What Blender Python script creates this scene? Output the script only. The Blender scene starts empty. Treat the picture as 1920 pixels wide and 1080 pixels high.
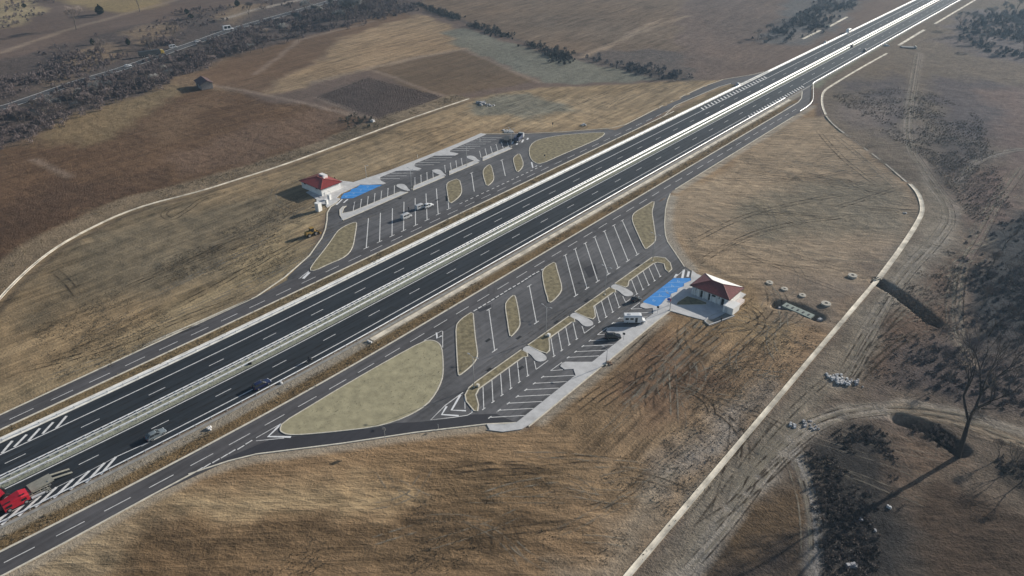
import bpy, bmesh, math, random
import numpy as np
from mathutils import Vector, Matrix
from mathutils.geometry import tessellate_polygon
R_ = math.radians
random.seed(7)
scene = bpy.context.scene
COL = scene.collection

# ------------------------------------------------------------------ camera, world, sun, exposure
CAM_H = 120.0
F_PX = 1387.0
PITCH = math.atan(840/1387.)
YAW = math.atan(1370/math.hypot(1387, 840))       # motorway runs along +Y, camera looks left of it
fw = Vector((-math.sin(YAW)*math.cos(PITCH), math.cos(YAW)*math.cos(PITCH), -math.sin(PITCH)))
rt = Vector((math.cos(YAW), math.sin(YAW), 0))
up = rt.cross(fw)
cam = bpy.data.objects.new('camera', bpy.data.cameras.new('camera')); COL.objects.link(cam)
M = Matrix((rt, up, -fw)).transposed().to_4x4(); M.translation = (0, 0, CAM_H); cam.matrix_world = M
cam.data.lens = 36*F_PX/1920; cam.data.sensor_width = 36; cam.data.clip_start = 1; cam.data.clip_end = 9000
scene.camera = cam
scene.render.resolution_x, scene.render.resolution_y = 1024, 576

SUN_AZ, SUN_EL = R_(17.5), R_(19)
world = bpy.data.worlds.new('World'); scene.world = world; world.use_nodes = True
wn = world.node_tree; wn.nodes.clear()
sky = wn.nodes.new('ShaderNodeTexSky'); sky.sky_type = 'NISHITA'; sky.sun_disc = False
sky.sun_elevation = SUN_EL; sky.sun_rotation = SUN_AZ; sky.altitude = 300; sky.dust_density = 1.5
bg = wn.nodes.new('ShaderNodeBackground'); bg.inputs[1].default_value = 0.07
wo = wn.nodes.new('ShaderNodeOutputWorld')
wn.links.new(sky.outputs[0], bg.inputs[0]); wn.links.new(bg.outputs[0], wo.inputs[0])
sund = bpy.data.lights.new('sun', 'SUN'); sund.energy = 5.0; sund.angle = R_(0.55); sund.color = (1, .935, .84)
sun = bpy.data.objects.new('sun', sund); COL.objects.link(sun)
sdir = Vector((math.sin(SUN_AZ)*math.cos(SUN_EL), math.cos(SUN_AZ)*math.cos(SUN_EL), math.sin(SUN_EL)))
sun.rotation_euler = sdir.to_track_quat('Z', 'Y').to_euler()
scene.view_settings.view_transform = 'Standard'; scene.view_settings.look = 'None'
scene.view_settings.exposure = 0.36; scene.view_settings.gamma = 1.0
scene.render.engine = 'CYCLES'
scene.cycles.transparent_max_bounces = 12
scene.cycles.volume_bounces = 0

# ------------------------------------------------------------------ survey: measured image points to ground metres
SHEETS = {'A':(540,200,6),'B':(860,200,6),'C':(540,360,6),'D':(820,380,6),'E':(1120,360,6),'F':(800,560,6),'G':(1080,540,6),
 'K':(780,660,6),'L':(480,620,4.571),'N':(0,720,3),'R':(1380,100,6),'S':(1500,0,6),'T':(1280,720,3),'U':(1280,360,3),'W':(0,360,3),
 'V':(640,0,3),'Q':(1280,0,3),'P':(0,0,1),'Y':(1160,490,7.385),'O':(0,0,3),'J':(640,360,3),'H':(1480,660,4.364),'Z':(0,840,8),'I':(1120,120,4.8)}
def gp(u, v, z=0.0):
    d = fw*F_PX + rt*(u-960) - up*(v-540)
    t = (CAM_H-z)/-d.z
    return (d.x*t, d.y*t)
def sv(sheet, pts, z=0.0):
    o = SHEETS[sheet]
    return [gp(o[0]+x/o[2], o[1]+y/o[2], z) for x, y in pts]

def chaikin(p, n=2, closed=True):
    for _ in range(n):
        q = []
        m = len(p)
        rng = range(m) if closed else range(m-1)
        if not closed: q.append(p[0])
        for i in rng:
            a, b = p[i], p[(i+1) % m]
            q.append((a[0]*.75+b[0]*.25, a[1]*.75+b[1]*.25)); q.append((a[0]*.25+b[0]*.75, a[1]*.25+b[1]*.75))
        if not closed: q.append(p[-1])
        p = q
    return p

# ------------------------------------------------------------------ materials
def lin(c): 
    c = c/255.
    return c/12.92 if c <= .04045 else ((c+.055)/1.055)**2.4
K_ALB = 1.42
def C(r, g, b, k=None):
    k = K_ALB if k is None else k
    return (min(.85, lin(r)*k), min(.85, lin(g)*k), min(.85, lin(b)*k))
MATS = {}
def mat(name, col, rough=.8, metal=0., var=.12, scale=3., bump=0., spec=.3, coat=0., stretch=None, alpha=None):
    if name in MATS: return MATS[name]
    m = bpy.data.materials.new(name); m.use_nodes = True; nt = m.node_tree
    b = nt.nodes['Principled BSDF']; b.inputs['Roughness'].default_value = rough; b.inputs['Metallic'].default_value = metal
    b.inputs['Specular IOR Level'].default_value = spec
    if coat: b.inputs['Coat Weight'].default_value = coat; b.inputs['Coat Roughness'].default_value = .08
    if var:
        tc = nt.nodes.new('ShaderNodeTexCoord'); mp = nt.nodes.new('ShaderNodeMapping')
        nt.links.new(tc.outputs['Object'], mp.inputs[0])
        if stretch: mp.inputs['Scale'].default_value = stretch
        n1 = nt.nodes.new('ShaderNodeTexNoise'); n1.inputs['Scale'].default_value = scale; n1.inputs['Detail'].default_value = 6; n1.inputs['Roughness'].default_value = .65
        nt.links.new(mp.outputs[0], n1.inputs['Vector'])
        mr = nt.nodes.new('ShaderNodeMapRange'); mr.inputs[1].default_value = .25; mr.inputs[2].default_value = .75
        mr.inputs[3].default_value = 1-var*1.5; mr.inputs[4].default_value = 1+var*1.5
        nt.links.new(n1.outputs[0], mr.inputs[0])
        vm = nt.nodes.new('ShaderNodeVectorMath'); vm.operation = 'SCALE'; vm.inputs[0].default_value = col
        nt.links.new(mr.outputs[0], vm.inputs['Scale']); nt.links.new(vm.outputs[0], b.inputs['Base Color'])
        if bump:
            bp = nt.nodes.new('ShaderNodeBump'); bp.inputs['Strength'].default_value = bump; bp.inputs['Distance'].default_value = .05
            nt.links.new(n1.outputs[0], bp.inputs['Height']); nt.links.new(bp.outputs[0], b.inputs['Normal'])
    else:
        b.inputs['Base Color'].default_value = (*col, 1)
    MATS[name] = m
    return m

def asphalt(name, col, stain=.35, streak=.25, rough=.75, spec=.25):
    m = bpy.data.materials.new(name); m.use_nodes = True; nt = m.node_tree; L = nt.links
    b = nt.nodes['Principled BSDF']; b.inputs['Roughness'].default_value = rough; b.inputs['Specular IOR Level'].default_value = spec
    tc = nt.nodes.new('ShaderNodeTexCoord')
    def noise(scale, stretch=(1, 1, 1), det=5, rg=.6):
        mp = nt.nodes.new('ShaderNodeMapping'); mp.inputs['Scale'].default_value = stretch; L.new(tc.outputs['Object'], mp.inputs[0])
        n = nt.nodes.new('ShaderNodeTexNoise'); n.inputs['Scale'].default_value = scale; n.inputs['Detail'].default_value = det; n.inputs['Roughness'].default_value = rg
        L.new(mp.outputs[0], n.inputs['Vector']); return n.outputs[0]
    def mth(op, a, bb):
        q = nt.nodes.new('ShaderNodeMath'); q.operation = op
        for i, x in enumerate((a, bb)):
            if isinstance(x, (int, float)): q.inputs[i].default_value = x
            else: L.new(x, q.inputs[i])
        return q.outputs[0]
    a = mth('MULTIPLY', mth('SUBTRACT', noise(.05), .5), stain*3)
    c = mth('MULTIPLY', mth('SUBTRACT', noise(1., (.9, .03, 1)), .5), streak*3)
    d = mth('MULTIPLY', mth('SUBTRACT', noise(.6), .5), stain*1.2)
    e = mth('MULTIPLY', mth('SUBTRACT', noise(8., det=2), .5), .35)
    s = mth('ADD', mth('ADD', mth('ADD', mth('ADD', a, c), d), e), 1.)
    s = mth('MAXIMUM', s, .3)
    vm = nt.nodes.new('ShaderNodeVectorMath'); vm.operation = 'SCALE'; vm.inputs[0].default_value = col; L.new(s, vm.inputs['Scale'])
    L.new(vm.outputs[0], b.inputs['Base Color'])
    MATS[name] = m
    return m

m_motor = asphalt('motorway_asphalt', (.025, .030, .036), .35, .6, .62, .3)
m_svc = asphalt('service_asphalt', (.086, .083, .087), .4, .45, .8, .2)
m_lot = asphalt('lot_asphalt', (.108, .107, .112), .6, .5, .8, .2)
m_ramp = asphalt('fresh_asphalt', (.045, .045, .052), .25, .2, .8, .2)
m_paint = mat('road_paint', (.68, .68, .67), .7, var=.22, scale=1.2)
m_paintw = mat('fresh_road_paint', (.75, .76, .77), .6, var=.08, scale=1.5)
m_kerb = mat('kerb_concrete', (.62, .58, .49), .85, var=.2, scale=.8)
m_conc = mat('pavement_concrete', (.52, .52, .52), .85, var=.16, scale=.35)
m_gutter_glare = mat('gutter_and_glare_concrete', (.8, .78, .72), .55, var=.25, scale=.25)
m_cream = mat('channel_concrete', (.62, .565, .465), .85, var=.45, scale=.2)
m_gravel = mat('gravel', (.24, .23, .205), .95, var=.3, scale=.6, bump=.4)
m_blue = mat('blue_bay_paint', (.045, .25, .64), .6, var=.12, scale=.5)
m_grass = mat('island_grass', C(134, 128, 104), .95, var=.22, scale=.35, bump=.8)
m_grass2 = mat('dry_island_grass', C(108, 100, 78), .95, var=.42, scale=.7, bump=1.)
m_steel = mat('galvanised_steel', (.82, .84, .86), .42, .35, var=.08, scale=2)
m_pole = mat('grey_pole_paint', (.42, .43, .44), .5, .3, var=.05)
m_black = mat('black_rubber', (.012, .012, .013), .85, var=.1)
m_dark = mat('dark_trim', (.02, .02, .022), .5, var=.05)
m_glass = mat('vehicle_glass', (.015, .02, .026), .08, spec=.6, var=0)
m_rim = mat('alloy_rim', (.45, .46, .47), .35, .7, var=0)
m_white = mat('white_render', (.78, .78, .76), .8, var=.05, scale=.6)
m_wcar = mat('white_car_paint', (.76, .77, .78), .3, coat=.6, var=.03)
m_lampw = mat('headlight_lens', (.75, .78, .8), .15, coat=.5, var=0)
m_red = mat('red_machine_paint', (.42, .015, .03), .45, coat=.3, var=.1)
m_tail = mat('tail_light_lens', (.4, .01, .01), .3, var=0)
m_roof = mat('red_roof_sheet', (.30, .055, .045), .33, var=.16, scale=1.5, coat=.35)
m_roof2 = mat('maroon_roof_sheet', (.2, .055, .05), .4, var=.2, scale=1.5, coat=.2)
m_bark = mat('grey_brown_bark', (.12, .10, .085), .95, var=.25, scale=2)

# ------------------------------------------------------------------ object helpers
def tag(o, label=None, cat=None, group=None, kind=None):
    if label: o['label'] = label
    if cat: o['category'] = cat
    if group: o['group'] = group
    if kind: o['kind'] = kind
    return o
def mk(name, v, f, m, parent=None, smooth=False, fm=None):
    me = bpy.data.meshes.new(name); me.from_pydata([tuple(x) for x in v], [], f); me.validate(); me.update()
    for x in (m if isinstance(m, (list, tuple)) else [m]): me.materials.append(x)
    if fm: me.polygons.foreach_set('material_index', fm)
    if smooth: me.polygons.foreach_set('use_smooth', [True]*len(me.polygons))
    o = bpy.data.objects.new(name, me); COL.objects.link(o)
    if parent: o.parent = parent
    return o
def empty(name, loc=(0, 0, 0), rz=0., label=None, cat=None, group=None):
    o = bpy.data.objects.new(name, None); COL.objects.link(o); o.location = loc; o.rotation_euler = (0, 0, rz)
    o.empty_display_size = .5
    return tag(o, label, cat, group)
def copy_tree(o, parent=None):
    c = o.copy(); COL.objects.link(c)
    if parent: c.parent = parent
    for ch in list(o.children): copy_tree(ch, c)
    return c
class MB:
    def __init__(s): s.v, s.f = [], []
    def add(s, v, f):
        n = len(s.v); s.v += [tuple(x) for x in v]; s.f += [tuple(i+n for i in q) for q in f]; return s
    def box(s, c, d, rz=0., rx=0., taper=1.):
        x, y, z = d[0]/2, d[1]/2, d[2]/2
        v = [Vector((sx*x*(taper if sz > 0 else 1), sy*y*(taper if sz > 0 else 1), sz*z)) for sz in (-1, 1) for sx, sy in ((-1, -1), (1, -1), (1, 1), (-1, 1))]
        Rm = Matrix.Rotation(rz, 3, 'Z') @ Matrix.Rotation(rx, 3, 'X')
        v = [Rm @ q + Vector(c) for q in v]
        return s.add(v, [(3, 2, 1, 0), (4, 5, 6, 7), (0, 1, 5, 4), (1, 2, 6, 5), (2, 3, 7, 6), (3, 0, 4, 7)])
    def tube(s, a, b, r0, r1=None, n=8, cap=True):
        a, b = Vector(a), Vector(b); r1 = r0 if r1 is None else r1
        d = (b-a).normalized(); u = d.orthogonal().normalized(); w = d.cross(u)
        v = [p + (u*math.cos(2*math.pi*k/n) + w*math.sin(2*math.pi*k/n))*r for p, r in ((a, r0), (b, r1)) for k in range(n)]
        f = [(k, (k+1) % n, n+(k+1) % n, n+k) for k in range(n)]
        if cap: f += [tuple(range(n-1, -1, -1)), tuple(range(n, 2*n))]
        return s.add(v, f)
    def loft(s, rings, cap=True, closed=True):
        n = len(rings[0]); v = [p for r in rings for p in r]; f = []
        for i in range(len(rings)-1):
            for k in range(n if closed else n-1):
                f.append((i*n+k, i*n+(k+1) % n, (i+1)*n+(k+1) % n, (i+1)*n+k))
        if cap: f += [tuple(range(n-1, -1, -1)), tuple(range((len(rings)-1)*n, len(rings)*n))]
        return s.add(v, f)
    def build(s, name, m, parent=None, smooth=False): return mk(name, s.v, s.f, m, parent, smooth)

def sheet(name, poly, z, m, parent=None, kind='structure', skirt=0.):
    tri = tessellate_polygon([[Vector((p[0], p[1], 0)) for p in poly]])
    n = len(poly); v = [(p[0], p[1], z) for p in poly]; f = []
    for t in tri:
        a, b, c = (Vector(v[i]) for i in t)
        f.append(t if (b-a).cross(c-a).z > 0 else t[::-1])
    if skirt:
        area = sum(poly[i][0]*poly[(i+1) % n][1]-poly[(i+1) % n][0]*poly[i][1] for i in range(n))
        v += [(p[0], p[1], z-skirt) for p in poly]
        for i in range(n):
            j = (i+1) % n
            f.append((i, n+i, n+j, j) if area > 0 else (j, n+j, n+i, i))
    o = mk(name, v, f, m, parent)
    if not parent and kind: o['kind'] = kind
    return o
def offs(path, d, closed=False):
    out = []; n = len(path)
    for i in range(n):
        if closed: a, b = path[i-1], path[(i+1) % n]
        else: a, b = path[max(i-1, 0)], path[min(i+1, n-1)]
        tx, ty = b[0]-a[0], b[1]-a[1]; l = math.hypot(tx, ty) or 1
        out.append((path[i][0]-ty/l*d, path[i][1]+tx/l*d))
    return out
def ribbon(mb, path, w, z, h=0., closed=False):
    a, b = offs(path, w/2, closed), offs(path, -w/2, closed); n = len(path)
    if not h:
        v = [(p[0], p[1], z) for p in a]+[(p[0], p[1], z) for p in b]
        mb.add(v, [(i, n+i, n+(i+1) % n, (i+1) % n) for i in range(n if closed else n-1)])
    else:
        v = [(p[0], p[1], z) for p in a]+[(p[0], p[1], z) for p in b]+[(p[0], p[1], z-h) for p in a]+[(p[0], p[1], z-h) for p in b]
        f = []
        for i in range(n if closed else n-1):
            j = (i+1) % n
            f += [(i, n+i, n+j, j), (2*n+i, i, j, 2*n+j), (n+i, 3*n+i, 3*n+j, n+j)]
        if not closed: f += [(0, 2*n, 3*n, n), (n-1, 2*n-1, 4*n-1, 3*n-1)]
        mb.add(v, f)
    return mb
def line(mb, a, b, w, z): return ribbon(mb, [a, b], w, z)

# sideways offset bends the straight motorway lines at lower left to match image points
def wp(x, y):
    if y >= 112 or x < -190 or x > -120: return (x, y)
    s = float(np.interp(x, (-184, -172, -158, -145, -130), (0., .5, .62, .9, 1.)))
    d = 112-max(y, -20)
    return (x-5.6e-4*d*d*s, y)
def wy(x, a, b, n=70): return [wp(x, y) for y in np.linspace(a, b, n)]
# ------------------------------------------------------------------ ground
def vnoise(x, y, scale, seed, octv=4, pers=.55):
    rs = np.random.RandomState(seed); out = np.zeros_like(x); amp, tot = 1., 0.
    T = rs.rand(256, 256).astype(np.float32)
    for o in range(octv):
        u, v = x/scale+o*17.3, y/scale+o*9.1
        i, j = np.floor(u).astype(int), np.floor(v).astype(int); fu, fv = u-i, v-j
        fu, fv = fu*fu*(3-2*fu), fv*fv*(3-2*fv)
        g = lambda a, b: T[a % 256, b % 256]
        out += amp*((g(i, j)*(1-fu)+g(i+1, j)*fu)*(1-fv)+(g(i, j+1)*(1-fu)+g(i+1, j+1)*fu)*fv)
        tot += amp; amp *= pers; scale /= 2.03
    return out/tot
def seq(*segs):
    a = []
    for s, e, st in segs: a += list(np.arange(s, e, st))
    a.append(segs[-1][1]); return np.array(a, dtype=np.float64)
gx = seq((-3600, -900, 150), (-900, -300, 2.2), (-300, 40, 1.0), (40, 120, 4), (120, 3000, 180))
gy = seq((-2400, -20, 140), (-20, 330, 1.0), (330, 560, 2.0), (560, 900, 3.5), (900, 4200, 180))
GX, GY = np.meshgrid(gx, gy); GX = GX.ravel(); GY = GY.ravel(); NV = GX.size
NW1, NW2 = vnoise(GX, GY, 16, 3)-.5, vnoise(GX, GY, 16, 4)-.5
gcol = np.tile(np.array(C(92, 77, 66), dtype=np.float32), (NV, 1))
gmix = np.zeros((NV, 3), dtype=np.float32); gmix[:, 0] = .3; gmix[:, 2] = .5
gz = np.zeros(NV, dtype=np.float32); rough = np.ones(NV, dtype=np.float32)*.5
def weights(poly, soft, warp):
    xs = [p[0] for p in poly]; ys = [p[1] for p in poly]; pad = soft+warp+2
    idx = np.where((GX > min(xs)-pad) & (GX < max(xs)+pad) & (GY > min(ys)-pad) & (GY < max(ys)+pad))[0]
    x = GX[idx]+NW1[idx]*warp*2.5; y = GY[idx]+NW2[idx]*warp*2.5
    ins = np.zeros(len(idx), bool); dmin = np.full(len(idx), 1e9)
    n = len(poly)
    for i in range(n):
        x0, y0 = poly[i]; x1, y1 = poly[(i+1) % n]
        c = ((y0 > y) != (y1 > y)) & (x < (x1-x0)*(y-y0)/((y1-y0) or 1e-9)+x0); ins ^= c
        dx, dy = x1-x0, y1-y0; t = np.clip(((x-x0)*dx+(y-y0)*dy)/(dx*dx+dy*dy+1e-9), 0, 1)
        dmin = np.minimum(dmin, np.hypot(x-x0-t*dx, y-y0-t*dy))
    sd = np.where(ins, dmin, -dmin)
    return idx, np.clip(sd/soft+.5, 0, 1)
def paint(poly, rgb, soft=4., warp=4., mix=None, rg=None, op=1.):
    idx, w = weights(poly, soft, warp); w = (w*op).astype(np.float32)[:, None]
    gcol[idx] = gcol[idx]*(1-w)+np.array(C(*rgb), dtype=np.float32)*w
    if mix is not None: gmix[idx] = gmix[idx]*(1-w)+np.array(mix, dtype=np.float32)*w
    if rg is not None: rough[idx] = rough[idx]*(1-w[:, 0])+rg*w[:, 0]
def pathw(path, half, soft, warp=1.):
    xs = [p[0] for p in path]; ys = [p[1] for p in path]; pad = half+soft+warp+2
    idx = np.where((GX > min(xs)-pad) & (GX < max(xs)+pad) & (GY > min(ys)-pad) & (GY < max(ys)+pad))[0]
    x = GX[idx]+NW1[idx]*warp*2; y = GY[idx]+NW2[idx]*warp*2; dmin = np.full(len(idx), 1e9)
    for (x0, y0), (x1, y1) in zip(path[:-1], path[1:]):
        dx, dy = x1-x0, y1-y0; t = np.clip(((x-x0)*dx+(y-y0)*dy)/(dx*dx+dy*dy+1e-9), 0, 1)
        dmin = np.minimum(dmin, np.hypot(x-x0-t*dx, y-y0-t*dy))
    return idx, np.clip((half-dmin)/soft+.5, 0, 1)
def paintline(path, half, rgb, soft=1.5, warp=1., op=1., dz=0., mix=None):
    idx, w = pathw(path, half, soft, warp); w = (w*op).astype(np.float32)
    gcol[idx] = gcol[idx]*(1-w[:, None])+np.array(C(*rgb), dtype=np.float32)*w[:, None]
    if mix is not None: gmix[idx] = gmix[idx]*(1-w[:, None])+np.array(mix, dtype=np.float32)*w[:, None]
    if dz: gz[idx] += dz*w
def px(*p): return [gp(*q) for q in p]

right_channel = chaikin(sv('P', [(1170,1090),(1185,1070),(1645,525),(1690,462),(1722,410),(1729,385),(1722,365),(1700,345)])[:], 0)
right_channel = [gp(1160,1100)]+sv('P', [(1185,1070),(1645,525)])
right_channel_b = chaikin(sv('P', [(1647,523),(1690,465),(1724,412),(1731,390),(1722,362),(1706,345)]), 2, False)
right_channel_c = chaikin(sv('R', [(1010,690),(970,590),(965,490),(990,420),(1080,360),(1300,225),(1500,110),(1700,0)]), 2, False)
left_channel = chaikin(sv('P', [(-60,640),(0,555),(80,480),(150,437),(250,390),(375,359),(450,335),(530,310),(640,270),(760,225),(880,185)]), 2, False)
# fields and verges
W0 = (.6, 0, .3)
paint(px((-200,-300),(600,-300),(500,0),(250,55),(0,118),(-200,160)), (104,86,64), 12, 12, (.2,.2,1), 1)
paint(px((-50,-50),(60,-50),(75,25),(40,50),(-50,45)), (138,122,88), 12, 10, (.2,.2,.8))
paint(px((110,0),(330,-40),(300,15),(230,25),(150,12)), (122,106,70), 12, 8, (.2,.2,.8))
paint(px((0,110),(250,50),(500,-5),(800,-40),(800,2),(775,22),(600,62),(420,110),(350,140),(220,195),(80,245),(-60,310),(-80,150)), (78,68,62), 8, 8, (.2,.1,1), 1)
for q in (px((120,100),(200,80),(230,100),(170,130),(120,125)), px((230,60),(330,35),(330,60),(260,85)), px((400,30),(440,5),(500,10),(440,45)), px((60,160),(130,135),(160,150),(90,175))):
    paint(q, (112,95,74), 10, 8, (.2,.2,1))
paint(px((-60,310),(100,250),(250,190),(360,165),(560,200),(690,215),(650,262),(480,310),(330,352),(200,395),(120,430),(40,480),(-60,560)), (88,67,46), 6, 8, (.6,.05,.8), .8)
paint(px((-60,400),(120,330),(260,330),(330,352),(120,430),(-60,540)), (78,59,42), 14, 14, (.4,.05,1), .8)
paint(px((75,275),(92,235),(200,195),(330,155),(352,166),(300,200),(240,240),(150,275)), (112,95,66), 10, 10, (.3,.1,.9), 1)
paint(px((240,255),(300,215),(420,178),(380,220),(300,262)), (104,82,58), 14, 14, (.4,.1,.9))
paint(px((320,300),(420,255),(560,215),(700,190),(700,225),(600,262),(440,312),(360,330)), (96,76,58), 10, 12, (.3,.1,1), 1)
paint(px((365,140),(470,95),(610,60),(740,20),(800,35),(640,75),(600,110),(520,150),(500,180),(430,162)), (94,74,54), 6, 5, (.5,0,.5), .5)
paint(px((500,180),(520,150),(600,110),(640,75),(790,25),(860,60),(872,92),(680,132),(590,158)), (124,104,76), 6, 8, (1.,0,.5), .6)
paint(px((690,130),(870,95),(1005,152),(850,180),(790,176)), (92,76,57), 4, 3, (.5,0,.4), .4)
paint(px((590,182),(690,145),(835,182),(712,228)), (82,70,62), 4, 3, (.3,.1,.9), .8)
paint(px((825,60),(870,52),(1010,100),(1060,105),(1300,150),(1020,156),(872,92)), (98,97,84), 5, 6, (.4,.1,.8), .6)
paint(px((800,-60),(1300,-60),(1430,60),(1290,95),(1140,92),(1062,105),(900,52),(790,5)), (98,83,66), 6, 6, (.9,0,.6), .6)
paint(px((1065,102),(1145,90),(1290,95),(1300,150),(1230,152)), (82,74,68), 6, 8, (.3,.1,1), 1)
paint(px((1290,-30),(1520,-30),(1600,40),(1450,120),(1290,152),(1270,90)), (94,80,70), 8, 8, (.5,.1,.9), .8)
paint(px((1460,30),(1500,-30),(1660,-30),(1580,40),(1510,85),(1420,80)), (84,82,80), 8, 8, (.3,.1,1), 1)
for a, b in ((((780,10),(900,52),(1062,105)),0),(((1075,100),(1260,152)),0),(((590,155),(700,125),(872,92)),1),(((1090,105),(1190,62),(1290,30)),1),(((1130,92),(1240,35)),1)):
    paintline(px(*a), 2.5, (72,64,58) if not b else (126,110,90), 4, 3, .8)
for a in (((375,155),(450,168),(520,182),(640,210),(700,222)),((480,140),(560,75),(700,40)),((595,183),(712,228),(720,234)),((870,92),(1010,155)),((60,300),(130,330)),((700,132),(835,182))):
    paintline(px(*a), 1.6, (122,106,90), 3, 2, .7)
# disturbed earth on the far side
dist_l = px((-60,650))[:0]+left_channel+px((1010,165),(1290,152),(1410,148),(1140,245),(960,246),(700,330),(640,370))+[(-222,156),(-205,137),(-190,115),(-185,95),(-185,0),(-200,-20)]
paint(dist_l, (124,106,76), 4, 2, (1.,0,.35), 1)
paint(px((60,520),(200,410),(420,360),(560,350),(520,470),(300,560),(100,600)), (100,90,70), 20, 14, (.9,0,.4))
paint(px((250,640),(520,440),(600,400),(560,500),(420,590),(200,720)), (126,112,82), 18, 10, (1.1,0,.4))
paint(px((-40,740),(170,660),(500,540),(420,610),(120,720),(-40,790)), (122,108,80), 12, 8, (1.,0,.4))
paint(px((640,300),(880,200),(1300,160),(1400,150),(1150,240),(960,240),(720,310)), (132,114,84), 12, 8, (1.1,.1,.4))
paint(px((870,190),(990,175),(1080,205),(960,225),(890,215)), (104,100,84), 8, 8, (.9,.2,.5))
paint(offs(left_channel, 1)+offs(left_channel, 12)[::-1], (112,98,76), 3, 2, (.3,.1,.9), 1)
paintline(offs(left_channel, -2.6), 1., (74,64,52), 1.5, 1, .7, -.3)
# strip between motorway and service roads, and hard shoulders
paint(wy(-139.2,-60,400)+wy(-134.6,-60,400)[::-1], (104,86,56), 1.2, .5, (.1,.3,1), .6)
paint(wy(-142.3,-60,430)+wy(-138.4,-60,430)[::-1], (128,120,104), 1., .3, (.1,.1,.5), .2)
paint(wy(-177.8,-60,430)+wy(-173.4,-60,430)[::-1], (104,90,62), 1.2, .5, (.2,.3,1), .6)
paint(wy(-159.4,-80,1200,120)+wy(-153.6,-80,1200,120)[::-1], (116,120,104), 1., .2, (.2,0,.4), .1)
paint([(-142.3,430),(-136,430),(-134,1200),(-142.3,1200)], (104,104,84), 3, 2, (.2,.1,.8), .6)
# near side
svc_out = sv('N', [(-60,1112),(20,1075),(360,895),(800,655),(1100,495),(1280,435),(1440,395),(1920,335)])+sv('K', [(0,905),(790,812),(1130,797)])
near_field = svc_out+[(-83,104),(-82.5,170),(-74,172),(-69,180),(-69,196),(-88,199),(-98,206),(-108,216),(-122,236),(-127,250)]+[(-126.8,400)]+px((1530,215),(1560,240),(1640,290),(1706,345),(1731,390),(1690,465),(1645,525),(1185,1070),(1100,1180),(-100,1200))
paint(near_field, (126,102,70), 2, .5, (.2,.9,.4), 1)
paint(px((150,1000),(420,905),(760,880),(820,930),(700,955),(330,1000)), (142,122,88), 8, 8, (.1,1.,.3), 1)
paint(px((-50,1090),(150,1000),(330,990),(200,1100)), (132,116,88), 8, 6, (.1,1.,.3))
paint(px((250,1040),(560,975),(760,950),(1000,960),(1050,1100),(200,1100)), (94,76,52), 12, 10, (.1,1.,.6))
paint(px((760,870),(900,850),(1180,850),(1240,900),(1100,960),(850,955)), (108,88,60), 12, 10, (.1,1.1,.6))
paint(px((1060,800),(1200,640),(1290,590),(1420,600),(1480,660),(1330,850),(1200,950),(1100,880)), (120,98,68), 10, 8, (1.1,.1,.6), 1)
paint(px((1140,700),(1270,620),(1330,700),(1200,790)), (104,80,56), 10, 8, (1.2,.1,.6))
paint(px((1220,900),(1270,850),(1320,770),(1400,720),(1350,830),(1250,930)), (126,118,106), 10, 8, (.5,.2,.9))
paint(px((1060,1060),(1280,880),(1180,1010),(1120,1090)), (128,116,96), 8, 6, (.6,.3,.6))
circ = px((1262,372),(1400,290),(1500,218),(1545,215),(1620,280),(1700,345),(1729,392),(1690,465),(1645,525),(1480,560),(1400,535),(1300,508),(1252,430))
paint(circ, (132,114,88), 5, 3, (.35,.7,.5), 1)
paint(px((1330,410),(1440,370),(1560,330),(1690,350),(1716,395),(1660,440),(1500,440),(1380,440)), (112,102,82), 14, 10, (.3,.6,.7))
paint(px((1400,260),(1500,220),(1560,260),(1500,330),(1420,320)), (130,112,86), 14, 10, (.4,.7,.5))
paint(px((1262,385),(1330,350),(1380,380),(1350,440),(1280,440)), (134,116,90), 12, 8, (.3,.6,.4))
paint(px((1300,512),(1400,535),(1500,580),(1450,660),(1330,610),(1390,560)), (130,110,76), 8, 6, (.3,.5,.7), 1)
paint(px((1440,520),(1600,520),(1640,530),(1560,620),(1440,590)), (116,102,84), 8, 6, (.2,.4,.5))
# light gravel shoulder along the service road and pavement
paintline(offs(svc_out, -1.2), 1.5, (140,130,112), 1.6, .4, .8, mix=(.1,.1,.4))
paintline([(-126.2,250),(-126.2,395)], 1.6, (134,126,110), 1.6, .4, .8)
paintline(sv('E', [(835,60),(790,200),(775,360),(790,480),(820,560),(930,720),(1050,860)]), 2.3, (136,130,116), 2, .4, .8)
paintline([(-82.3,108),(-82.3,168)], 1.3, (136,126,108), 1.5, .4, .8)
# land beyond the right channel
out_r = px((1548,150),(1700,60),(1790,-40),(2300,-40),(2300,1300),(1100,1300),(1185,1072),(1647,526),(1731,390),(1706,345),(1560,235),(1541,190))
paint(out_r, (98,86,71), 3, 1.5, (.2,.3,1), 1)
for q, c in ((px((1600,150),(1690,140),(1700,250),(1600,240)), (80,72,70)), (px((1740,140),(1920,160),(1920,260),(1760,250)), (78,70,70)),
             (px((1560,190),(1660,180),(1650,250),(1590,235)), (104,92,82)), (px((1735,250),(1850,260),(1830,330),(1750,330)), (78,70,66)),
             (px((1850,170),(1990,150),(1990,330),(1880,300)), (98,80,72)), (px((1800,330),(1920,300),(1920,420),(1830,430)), (98,78,68)),
             (px((1760,80),(1800,20),(1990,20),(1990,130),(1850,110)), (94,84,80)), (px((1640,560),(1790,450),(1820,520),(1790,640),(1700,740),(1620,690)), (100,78,58)),
             (px((1640,500),(1740,460),(1750,560),(1690,560)), (98,84,70))):
    paint(q, c, 14, 12, (.2,.4,1), 1)
paint(px((1650,526),(1735,395),(1733,340),(1790,370),(1800,430),(1730,520),(1690,580),(1600,700),(1480,810),(1360,960),(1290,1100),(1170,1100)), (116,106,88), 6, 5, (.5,.3,.8), .8)
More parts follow.
